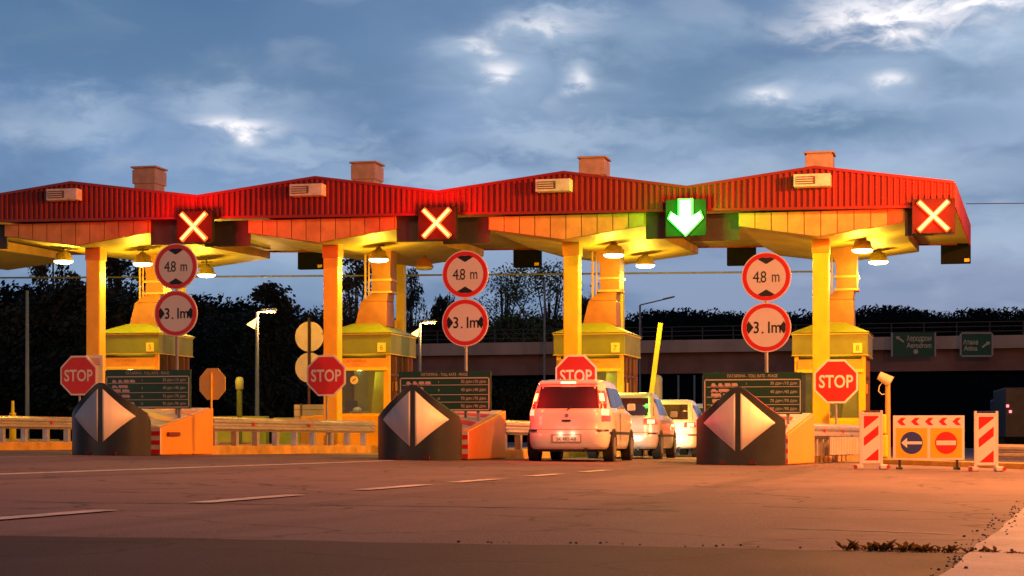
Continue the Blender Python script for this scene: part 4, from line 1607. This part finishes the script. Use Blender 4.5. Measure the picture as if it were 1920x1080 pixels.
# ------------------------------------------------------------------ cars
def car(label, loc, rz, body, kind='mpv', H=1.65, HW=.85, brake=True, beam=0.0, taxi=False, cat='car'):
    t = thing('parked_car' if False else 'white_car', label, cat, loc, rz, 'cars queueing in the open lane')
    Lc = 4.0 if kind == 'mpv' else 4.3
    k = H / 1.65
    if kind == 'mpv':
        lv = [(.25, .10, 3.90, .79), (.30, .03, 3.95, .825), (.42, .0, 3.98, .848), (.60, .0, 3.98, .85), (.66, .035, 3.97, .85), (.95, .045, 3.92, .845), (1.02, .07, 3.55, .832),
              (1.08, .10, 3.05, .81), (1.30, .19, 2.75, .755), (1.48, .27, 2.45, .71), (1.58, .33, 2.25, .675), (1.63, .42, 2.05, .62), (1.65, .62, 1.85, .50)]
    else:
        lv = [(.25, .10, 4.2, .80), (.30, .03, 4.25, .835), (.42, .0, 4.28, .855), (.62, .02, 4.28, .86), (.68, .05, 4.26, .855), (.92, .10, 4.15, .85), (1.00, .15, 3.7, .83),
              (1.06, .28, 3.1, .80), (1.30, .58, 2.75, .72), (1.48, .88, 2.45, .65), (1.58, 1.05, 2.25, .60), (1.63, 1.2, 2.1, .55), (1.65, 1.4, 1.95, .45)]
    lv = [(z * k, a, b, w * HW / .85) for z, a, b, w in lv]

    def at(z):
        for p, q in zip(lv[:-1], lv[1:]):
            if z <= q[0]:
                s_ = (z - p[0]) / (q[0] - p[0])
                return [p[j] + (q[j] - p[j]) * s_ for j in range(4)]
        return lv[-1]
    E_ = 5.5
    N = 56

    def ring(z):
        _, a, b, w = at(z)
        yc, hl = (a + b) / 2, (b - a) / 2
        o = []
        for j in range(N):
            u = 2 * pi * j / N
            cx, sy = cos(u), sin(u)
            o.append((w * math.copysign(abs(cx) ** (2 / E_), cx), yc + hl * math.copysign(abs(sy) ** (2 / (E_ * 1.4)), sy), z))
        return o
    zs = [q[0] for q in lv]
    zz = []
    for p, q in zip(zs[:-1], zs[1:]):
        zz += [p, (p + q) / 2]
    zz.append(zs[-1])
    rings = [ring(z) for z in zz]
    m = MB()
    vs = [p for r in rings for p in r]
    fs = [(a * N + j, a * N + (j + 1) % N, (a + 1) * N + (j + 1) % N, (a + 1) * N + j) for a in range(len(rings) - 1) for j in range(N)]
    m.add(vs, fs, True)
    m.add(rings[0], [tuple(range(N))], False)
    m.add(rings[-1], [tuple(range(N - 1, -1, -1))], True)
    bd = m.build('body', body, t)

    def rear(x, z, off=.006):
        _, a, b, w = at(z)
        yc, hl = (a + b) / 2, (b - a) / 2
        n2 = E_ * 1.4
        f = min(.999, abs(x) / w)
        return (x, yc - hl * (1 - f ** E_) ** (1 / n2) - off, z)

    def rpatch(x0, x1, z0, z1, nm, mt, off=.006, nx=10, nz=6, par=None, taper=0.0, th=0.0):
        P = []
        for a in range(nz + 1):
            z = z0 + (z1 - z0) * a / nz
            P.append([rear((x0 + (x1 - x0) * b / nx) * (1 - taper * a / nz), z, off) for b in range(nx + 1)])
        return MB().grid(P, True).build(nm, mt, par or t, thick=th)

    def side(y, z, sg, off=.006):
        _, a, b, w = at(z)
        yc, hl = (a + b) / 2, (b - a) / 2
        f = min(.999, abs(y - yc) / hl)
        return (sg * (w * (1 - f ** (E_ * 1.4)) ** (1 / E_) + off), y, z)
    zb, zt = (1.06 * k, 1.50 * k)
    rpatch(-.70 if kind != 'mpv' else -.635, .70 if kind != 'mpv' else .635, zb, zt, 'rear_window', CGLASS, .007, taper=.10)
    # side windows
    for sg in (-1, 1):
        _, a, b, _w = at(1.3 * k)
        for u0, u1 in ((a + .35, a + 1.05), (a + 1.12, a + 1.85), (a + 1.92, b - .28)):
            P = []
            for q in range(6):
                z = (1.08 + .40 * q / 5) * k
                P.append([side(u0 + .0 + (u1 - u0) * j / 6 - (.12 * q / 5 if u1 > a + 2 else 0), z, sg) for j in range(7)])
            MB().grid(P, True).build('side_window', CGLASS, t)
        # bumper strip and door trim
        P = [[side(.35 + (Lc - .9) * j / 20, z, sg, .012) for j in range(21)] for z in (.55 * k, .60 * k)]
        MB().grid(P, True).build('side_trim', PLAST, t)
        mr_ = MB().box(sg * (HW - .02), sg * (HW + .15), 2.72, 2.82, 1.05 * k, 1.20 * k)
        mr_.build('mirror', body, t, bevel=.03)
    # windscreen
    P = []
    for q in range(5):
        z = (1.10 + .42 * q / 4) * k
        _, a, b, w = at(z)
        P.append([(w * .8 * (j / 3 - 1), b + .006 - .0, z) for j in range(7)])
    MB().grid(P, True).build('windscreen', CGLASS, t)
    # lights
    for sg in (-1, 1):
        if kind == 'mpv':
            lo = rpatch(sg * .69, sg * .82, .80 * k, .92 * k, 'tail_light', REDLIT, .010, 6, 4)
            rpatch(sg * .68, sg * .80, .92 * k, 1.04 * k, 'lamp_glow', TAILON2, .010, 6, 4, lo)
            up = rpatch(sg * .615, sg * .755, 1.16 * k, 1.42 * k, 'tail_light', REDLIT, .014, 6, 5, None, .05)
            rpatch(sg * .640, sg * .722, 1.21 * k, 1.36 * k, 'lamp_glow', TAILON, .022, 6, 5, up, .05)
            rpatch(sg * .655, sg * .76, 1.06 * k, 1.155 * k, 'lens', TAILR, .010, 6, 4, up)
            light('POINT', 'brake_glow', t, (sg * .70, -.18, 1.30 * k), 62, (1, .015, .006), .05)
        else:
            lo = rpatch(sg * .50, sg * .83, .84 * k, .98 * k, 'tail_light', REDLIT, .010, 8, 4)
            rpatch(sg * .58, sg * .74, .86 * k, .96 * k, 'lamp_glow', TAILON2, .014, 5, 3, lo)
            light('POINT', 'brake_glow', t, (sg * .68, -.22, .92 * k), 12, (1, .05, .02), .05)
    if kind == 'mpv':
        # spoiler with high brake light
        _, a, b, w = at(1.58 * k)
        sp = MB().hexa([(-.60, a - .10, 1.545 * k), (.60, a - .10, 1.545 * k), (.62, a + .2, 1.56 * k), (-.62, a + .2, 1.56 * k)],
                       [(-.58, a - .10, 1.60 * k), (.58, a - .10, 1.60 * k), (.60, a + .2, 1.635 * k), (-.60, a + .2, 1.635 * k)])
        sp.build('spoiler', body, t, bevel=.015)
        MB().box(-.15, .15, a - .115, a - .102, 1.555 * k, 1.595 * k).build('high_brake_light', mat('high_lit', (1, .8, .5), .3, emit=(1.0, .50, .25), es=3.5), t)
    # tailgate seam, handle, plate, bumper strips
    rpatch(-.70, .70, .640 * k, .648 * k, 'tailgate_seam', PLAST, .004, 12, 1)
    rpatch(-.10, .08, .795 * k, .835 * k, 'handle', PLAST, .012, 4, 1)
    for sg in (-1, 1):
        rpatch(sg * .60, sg * .835, .60 * k, .645 * k, 'bumper_strip', PLAST, .012, 6, 1)
    MB().cyl(rear(0, .92 * k, .004), rear(0, .92 * k, .016), .038, n=20).build('badge', RIM, t)
    pl = MB().box(-.27, .27, -.022, -.008, .40 * k, .52 * k)
    po = pl.build('licence_plate', PLATE, t, bevel=.004)
    x = MB()
    text_into(x, 'SK 482-AB', .09, 0, .455 * k, -.025, maxw=.44)
    x.build('plate_lettering', INK, po)
    rs = MB().box(-.30, .30, -.012, .0, .38 * k, .55 * k)
    rs.build('plate_recess', mat('plate_recess', (0.35, 0.30, 0.28), .5), t)
    light('POINT', 'plate_lamp', t, (-.12, -.06, .56 * k), .35, (1, .82, .5), .015)
    light('POINT', 'plate_lamp', t, (.13, -.06, .56 * k), .35, (1, .82, .5), .015)
    # wiper
    MB().cyl(rear(.0, 1.02 * k, .02), rear(.10, 1.10 * k, .02), .012, n=6).build('wiper', PLAST, t)
    # underbody
    ub = MB().box(-.62, .62, .25, Lc - .3, .20, .30).box(-.1, .3, .12, .6, .20, .27).cyl((.38, .02, .235), (.38, .6, .235), .035, n=10)
    ub.build('underbody', PLAST, t)
    # wheels
    for sg in (-1, 1):
        for yy in (.70, Lc - .78):
            wr = .305
            tt = MB().cyl((sg * (HW - .19), yy, wr), (sg * (HW + .012), yy, wr), wr, n=28)
            wo_ = tt.build('wheel', TYRE, t, bevel=.03)
            MB().cyl((sg * (HW + .0), yy, wr), (sg * (HW + .02), yy, wr), .195, n=20).build('rim', RIM, wo_)
            ar = MB()
            a0 = [(sg * (HW + .004), yy + .36 * cos(u), max(.25, wr + .36 * sin(u))) for u in [pi * j / 16 for j in range(17)]]
            a1 = [(sg * (HW + .004), yy + .29 * cos(u), max(.25, wr + .29 * sin(u))) for u in [pi * j / 16 for j in range(17)]]
            ar.grid([a0, a1], False)
            ar.build('wheel_arch', PLAST, t, thick=.01)
    if beam:
        for sg in (-1, 1):
            hl_ = MB().box(sg * .5, sg * .74, Lc - .09, Lc - .02, .66 * k, .80 * k)
            hl_.build('headlight', mat('headlight_lit', (1, 1, .9), .3, emit=(1, .9, .6), es=5), t, bevel=.02)
            light('SPOT', 'headlight_beam', t, (sg * .62, Lc + .03, .72 * k), beam, (1, .86, .55), .05, (radians(86), 0, 0), radians(75), .7)
    if taxi:
        s_ = MB().hexa([(-.16, 1.75, H - .01), (.16, 1.75, H - .01), (.16, 1.9, H - .01), (-.16, 1.9, H - .01)], [(-.13, 1.77, H + .15), (.13, 1.77, H + .15), (.13, 1.88, H + .15), (-.13, 1.88, H + .15)])
        s_.build('roof_sign', mat('taxi_yellow', (0.9, 0.75, 0.02), .4, emit=(1, .8, .05), es=.4), t, bevel=.01)
    return t


car('rearmost white tall hatchback of the queue, both brake lights glowing', on(-7.83, 37.2), radians(2.2), CARW, 'mpv', 1.65, .85, True, 160)
car('silver-white hatchback second in the queue, partly hidden by the rear car, bumper lit by headlights', on(-7.80, 43.1), radians(2.5), CARSIL, 'hatch', 1.55, .84, False, 160)
car('white car third in the queue, brightly lit rear, beside the rightmost crash cushion', on(-7.70, 48.7), radians(2.0), CARW2, 'hatch', 1.50, .84, False, 60)
car('front white taxi with a yellow roof sign, mostly hidden by the price board', on(-7.35, 54.3), 0.02, CARSIL, 'hatch', 1.5, .84, False, 0, True, 'taxi')

# ------------------------------------------------------------------ raised barrier boom, posts
t = thing('barrier_gate', 'raised yellow barrier boom slanting up above the queue', 'barrier', on(-9.22, 55.5), 0)
MB().box(-.16, .16, -.16, .16, 0, 1.05).build('cabinet', YEL, t, bevel=.03)
m = Matrix.Translation((0, -.2, .95)) @ Matrix.Rotation(radians(7.5), 4, 'Y')
MB().box(-.07, .07, -.03, .03, 0, 2.9, m).build('boom', mat('boom_yellow', (0.85, 0.78, 0.06), .4, emit=None), t, bevel=.01)
t = thing('marker_post', 'pale rounded marker post right of the raised barrier boom', 'post', on(-9.77, 60.5), 0)
MB().cyl((0, 0, 0), (0, 0, 2.2), .17, .15, 16).build('post', PINK, t)
MB().lathe([(.15, 2.2), (.16, 2.35), (.12, 2.45), (0, 2.5)], 16).build('cap', PINK, t)
t = thing('intercom_post', 'thin orange post with a cream camera head right of the booth numbered 8', 'post', on(-2.0, 47.0), 0)
MB().cyl((0, 0, 0), (0, 0, 1.85), .07, .06, 14).build('post', mat('post_orange', (0.7, 0.34, 0.06), .4, var=.1), t)
m = Matrix.Translation((-.06, 0, 1.98)) @ Matrix.Rotation(radians(30), 4, 'Y')
MB().cyl((-.17, 0, 0), (.16, 0, 0), .10, .14, 16, True, m).build('head', mat('head_cream', (0.75, 0.60, 0.42), .4), t, bevel=.01)
MB().tube([(-.12, 0, 1.90), (-.2, 0, 1.8), (-.22, 0, 1.68), (-.14, 0, 1.6), (-.05, 0, 1.62)], .014, 6).build('cable', CREAM, t)
t = thing('barrier_cabinet', 'yellow barrier cabinet between the striped marker and the closed-lane board', 'barrier', on(-1.98, 43.5), 0)
MB().box(-.19, .13, -.15, .2, .12, .62).box(-.17, .10, -.12, .2, .64, 1.08).build('cabinet', YEL, t, bevel=.04, seg=3)
MB().box(-.03, .04, -.17, -.15, .42, .50).build('reflector', SIGNW, t)
t = thing('intercom_post', 'yellow-green post with round head beyond the long guardrail', 'post', on(-22.16, 56.0), 0)
MB().cyl((0, 0, 0), (0, 0, 1.80), .085, n=12).build('post', OLIVE, t)
MB().lathe([(0, 2.22), (.10, 2.2), (.13, 2.08), (.12, 1.85), (.05, 1.8), (0, 1.8)], 14).build('head', mat('head_pale', (0.62, 0.60, 0.25), .4), t)
t = thing('intercom_post', 'short yellow post behind the guardrail at the far left', 'post', on(-27.75, 52.0), 0)
MB().cyl((0, 0, 0), (0, 0, 1.35), .07, .045, 12).cyl((0, 0, .2), (0, 0, 1.0), .10, n=12).build('post', YEL, t)
# low lit walls in the lanes beyond the guardrails
for (x, y, w_, lb) in ((-24.9, 60.0, 4.2, 'low yellow-green lit kerb wall beyond the leftmost guardrail'), (-20.9, 60.4, 3.6, 'low yellow-green lit kerb wall beyond the long guardrail')):
    tag(MB().box(-w_ / 2, w_ / 2, 0, .3, 0, 1.02).build('low_wall', mat('wall_limey', (0.55, 0.58, 0.08), .6, var=.2), bevel=.02, loc=on(x, y)), lb, 'low wall')


# ------------------------------------------------------------------ lamp posts
def lamppost(px, y, ytop, label, lit=True, E=260, hw=.28):
    x = y * tan(atan((px - 960) / 3600) - TH)
    d = -x * sin(TH) + y * cos(TH)
    H_ = EYE - (ytop - 826) * d / 3600 - gz(x)
    t = thing('street_lamp', label, 'street lamp', on(x, y), TH, 'street lamps')
    MB().cyl((0, 0, 0), (0, 0, H_), .085, .055, 12).build('pole', GREYP if lit else mat('pole_grey', (0.3, 0.3, 0.32), .5), t)
    if lit:
        MB().cyl((0, 0, H_ - .03), (.22, 0, H_ + .06), .03, n=8).hexa([(.12, -.10, H_), (.72, -.10, H_ + .07), (.72, .10, H_ + .07), (.12, .10, H_)],
                                                                     [(.15, -.07, H_ + .11), (.68, -.07, H_ + .14), (.68, .07, H_ + .14), (.15, .07, H_ + .11)]).build('head', WHITEW, t, bevel=.01)
        MB().box(.18, .66, -.08, .08, H_ - .02, H_ + .01).build('lens', SODIUM, t)
        MB().hexa([(-.36, -.1, H_ - .45), (-.1, -.1, H_ - .6), (-.1, .1, H_ - .6), (-.36, .1, H_ - .45)], [(-.30, -.1, H_ - .40), (-.02, -.1, H_ - .22), (-.02, .1, H_ - .22), (-.30, .1, H_ - .40)]).build('floodlight', SODIUM, t)
        light('POINT', 'lamp_light', t, (.4, -.1, H_ - .2), E, (1, .52, .15), .12)
    return t


lamppost(482, 64, 585, 'lit orange lamp post standing left of the round sign backs')
lamppost(787, 78, 606, 'lit orange lamp post left of the second pair of limit signs')
lamppost(51, 64, 545, 'unlit grey pole at the far left against the dark trees', False)


def highlamp(px, d, ytop, arm, label, ybase=9.0):
    x, y, _ = WP(px, d, 0)
    H_ = EYE + (826 - ytop) * d / 3600
    t = thing('street_lamp', label, 'street lamp', (x, y, 0), TH, 'street lamps')
    MB().cyl((0, 0, 0), (0, 0, H_), .11, .08, 10).build('pole', GREYP, t)
    if arm:
        MB().cyl((0, 0, H_), (arm, 0, H_ + .45), .05, n=8).build('arm', GREYP, t)
        MB().hexa([(arm - .1, -.15, H_ + .38), (arm + .8, -.15, H_ + .6), (arm + .8, .15, H_ + .6), (arm - .1, .15, H_ + .38)],
                  [(arm - .1, -.1, H_ + .52), (arm + .8, -.1, H_ + .72), (arm + .8, .1, H_ + .72), (arm - .1, .1, H_ + .52)]).build('head', GREYP, t)


highlamp(1200, 150, 572, 1.9, 'unlit street lamp with long arm standing on the bridge')
highlamp(1021, 150, 530, 0.0, 'thin grey mast on the bridge in front of the airy trees')
for k, px in enumerate((1272, 1302, 1318, 1330)):
    x, y, _ = WP(px, 120, 0)
    o = MB().cyl((0, 0, 0), (0, 0, 4.6), .06, n=8).build('steel_post', mat('post_bluegrey', (0.20, 0.25, 0.27), .5), loc=(x, y, 0))
    tag(o, ('bluish steel post under the bridge, nearest the raised boom', 'steel post under the bridge, second from the raised boom', 'steel post under the bridge, third from the raised boom',
            'steel post under the bridge, nearest the rightmost price board')[k], 'post', 'steel posts under the bridge')

# masts outside the frame at the right that light the forecourt
for (x, y, H_, E, lb) in ((7.6, 39.0, 8.2, 20000, 'tall sodium mast lamp right of the canopy row, nearer the canopies'), (3.8, 24.5, 8.2, 9500, 'tall sodium mast lamp at the right of the forecourt')):
    t = thing('street_lamp', lb, 'street lamp', on(x, y), 0, 'street lamps')
    MB().cyl((0, 0, 0), (0, 0, H_), .11, .07, 14).build('pole', GREYP, t)
    MB().cyl((0, 0, H_), (-1.3, 0, H_ + .3), .04, n=8).build('arm', GREYP, t)
    MB().box(-1.9, -1.2, -.15, .15, H_ + .22, H_ + .36).build('head', GREYP, t, bevel=.03)
    MB().box(-1.82, -1.28, -.11, .11, H_ + .19, H_ + .215).build('lens', SODIUM, t)
    light('POINT', 'lamp_light', t, (-1.55, 0, H_ - .05), E, (1, .31, .055), .18)


# ------------------------------------------------------------------ works markers and closed-lane board
def delineator(x, y, label, rz=TH * .6):
    t = thing('striped_delineator', label, 'traffic marker', on(x, y), rz, 'striped marker panels')
    f = MB()
    f.box(-.20, -.155, -.02, .02, .08, 1.02).box(.155, .20, -.02, .02, .08, 1.02).box(-.155, .155, -.018, .018, .95, .985).box(-.155, .155, -.018, .018, .10, .13)
    f.build('frame', PINK, t, bevel=.006)
    MB().box(-.155, .155, -.010, .006, .13, .95).build('panel', SIGNW, t)
    s = MB()
    x0, x1 = -.125, .125
    for a in (.20, .46, .72):
        lo, hi = .155, .925
        pts = [(x0, max(lo, a - .05)), (x1, min(hi, a + .15)), (x1, min(hi, a + .28)), (x0, min(hi, a + .08))]
        if a > .7:
            pts = [(x0, .66), (x1, .86), (x1, .925), (x0, .925)]
            pts = [(x0, .70), (x1 - .0, .90), (x1, .925), (x0, .925)]
        elif a < .3:
            pts = [(x0, .155), (x1, .155), (x1, .36), (x0 + .02, .16)]
        else:
            pts = [(x0, .40), (x1, .60), (x1, .76), (x0, .55)]
        s.prism(pts, -.014, -.011)
    s.build('red_stripe', SIGNR, t)
    hd = MB()
    for q in (-.10, .0, .10):
        hd.cyl((q, 0, .985), (q, 0, 1.0), .02, n=8)
    hd.box(-.2, .2, -.012, .012, 1.0, 1.02)
    hd.build('handle', BLUE if 'right' in label else BRN, t)
    for sg in (-1, 1):
        ft = MB().box(sg * .21 - .07, sg * .21 + .07, -.16, .16, 0, .085)
        ft.build('foot', PINK, t, bevel=.025, seg=3)
        MB().cyl((sg * .28, -.17, .045), (sg * .28, -.155, .045), .035, n=12).build('foot_cap', STRR, t)
    return t


delineator(-1.72, 33.76, 'red and white striped marker panel left of the closed-lane board')
delineator(.21, 33.41, 'red and white striped marker panel at the right of the closed-lane board')
t = thing('closed_lane_board', 'yellow closed-lane board with blue left arrow, no-entry sign and red chevrons', 'sign', on(-.76, 34.5), TH * .75)
w_ = .62
MB().box(-w_, w_, 0, .03, .17, .95).build('panel', SIGNW, t, bevel=.005)
for sg in (-1, 1):
    MB().box(sg * .5 - .02, sg * .5 + .02, .035, .07, 0, .9).box(sg * .5 - .03, sg * .5 + .03, -.1, .28, 0, .04).build('leg', mat('leg_dark', (0.03, 0.025, 0.02), .6), t)
    MB().box(sg * .30 - .275, sg * .30 + .275, -.006, -.001, .21, .73).build('yellow_field', SYEL, t)
    q = MB()
    disc(q, .195, -.007, sg * .30, .47, 40, -.011)
    q.build('round_sign', BLUE if sg < 0 else SIGNR, t)
MB().prism([(-.48, .47), (-.38, .38), (-.38, .445), (-.12, .445), (-.12, .495), (-.38, .495), (-.38, .56)], -.016, -.012).build('arrow', SIGNW, t)
MB().box(.13, .47, -.016, -.012, .43, .51).build('bar', SIGNW, t)
q = MB()
for k in range(5):
    cx = -.48 + k * .24
    q.prism([(cx - .07, .845), (cx + .0, .78), (cx + .08, .78), (cx + .02, .845), (cx + .08, .91), (cx + .0, .91)], -.006, -.002)
q.build('chevron', SIGNR, t)

# kerb running off to the right behind the markers
m_ = MB()
P0, P1 = (-1.95, 41.4), (3.2, 33.0)
m_.hexa([(P0[0], P0[1], gz(0) - .1), (P1[0], P1[1], -.15), (P1[0] + .3, P1[1] + .2, -.15), (P0[0] + .3, P0[1] + .2, -.1)],
        [(P0[0], P0[1], .13), (P1[0], P1[1], .07), (P1[0] + .3, P1[1] + .2, .07), (P0[0] + .3, P0[1] + .2, .13)])
struct(m_.build('kerb', KERB, bevel=.02))
# guardrail strip beyond the kerb
guard((.1, 44.5), (6.5, 40.5), 'low dark guardrail at the right edge behind the kerb', False, 2.0, .45, 0.0)

# dark truck at the right edge
x, y, _ = WP(1925, 92, 0)
t = thing('truck', 'dark truck at the right edge with three small red rear lights', 'truck', (x, y, gz(x) - .2), TH * .3)
MB().box(-1.0, 1.4, 0, 7, .9, 3.3).build('cargo_box', TRUCKM, t, bevel=.04)
MB().box(-.95, 1.35, -.06, 0, .55, .9).box(-.9, 1.3, .2, 8.8, .45, .9).build('chassis', BLACK, t)
MB().box(-1.0, 1.4, 7.2, 9.0, .8, 2.9).build('cab', TRUCKM, t, bevel=.1)
for (a, b) in ((-.95, 2.35), (-.82, 2.08), (-.92, .72)):
    MB().box(a, a + .12, -.05, -.005, b, b + .12).build('rear_light', MARKER, t)
for yy in (1.2, 2.4, 7.8):
    for sx in (-.9, 1.3):
        MB().cyl((sx - .14, yy, .5), (sx + .14, yy, .5), .5, n=20).build('wheel', TYRE, t)


# ------------------------------------------------------------------ weeds at the edge of the dark strip
def weed(x, y, s, n, label, seed):
    rg = random.Random(seed)
    m = MB()
    for k in range(n):
        a = rg.uniform(0, 2 * pi)
        ox, oy = rg.uniform(-1, 1) * s * 1.1, rg.uniform(-.25, .25) * s
        l_ = s * rg.uniform(.3, .75)
        tx, ty, tz = ox + cos(a) * l_ * .9, oy + sin(a) * l_ * .7, l_ * rg.uniform(.35, .85)
        w = l_ * .20
        nx, ny = -sin(a) * w, cos(a) * w
        mid_ = ((ox + tx) / 2, (oy + ty) / 2, tz * .75)
        m.add([(ox, oy, -.004), (mid_[0] + nx, mid_[1] + ny, mid_[2]), (tx, ty, tz), (mid_[0] - nx, mid_[1] - ny, mid_[2])], [(0, 1, 2, 3)])
    o = m.build('weed_tuft', WEED, recalc=False, loc=(x, y, gz(x) + .002))
    tag(o, label, 'weed', 'weeds along the pavement edge')


weed(-.48, 9.06, .095, 60, 'leafy weed tuft, leftmost along the edge of the dark strip', 1)
weed(-.36, 9.07, .085, 44, 'leafy weed tuft, second from the left along the dark strip edge', 2)
weed(-.27, 9.08, .07, 36, 'leafy weed tuft, third from the left along the dark strip edge', 5)
weed(-.165, 9.08, .075, 50, 'dark weed tuft just left of the pale concrete gutter', 3)
weed(.04, 9.04, .07, 26, 'small weed tuft growing on the pale concrete gutter', 4)
weed(.20, 9.0, .06, 30, 'weed tuft at the right edge of the photo on the gutter', 6)
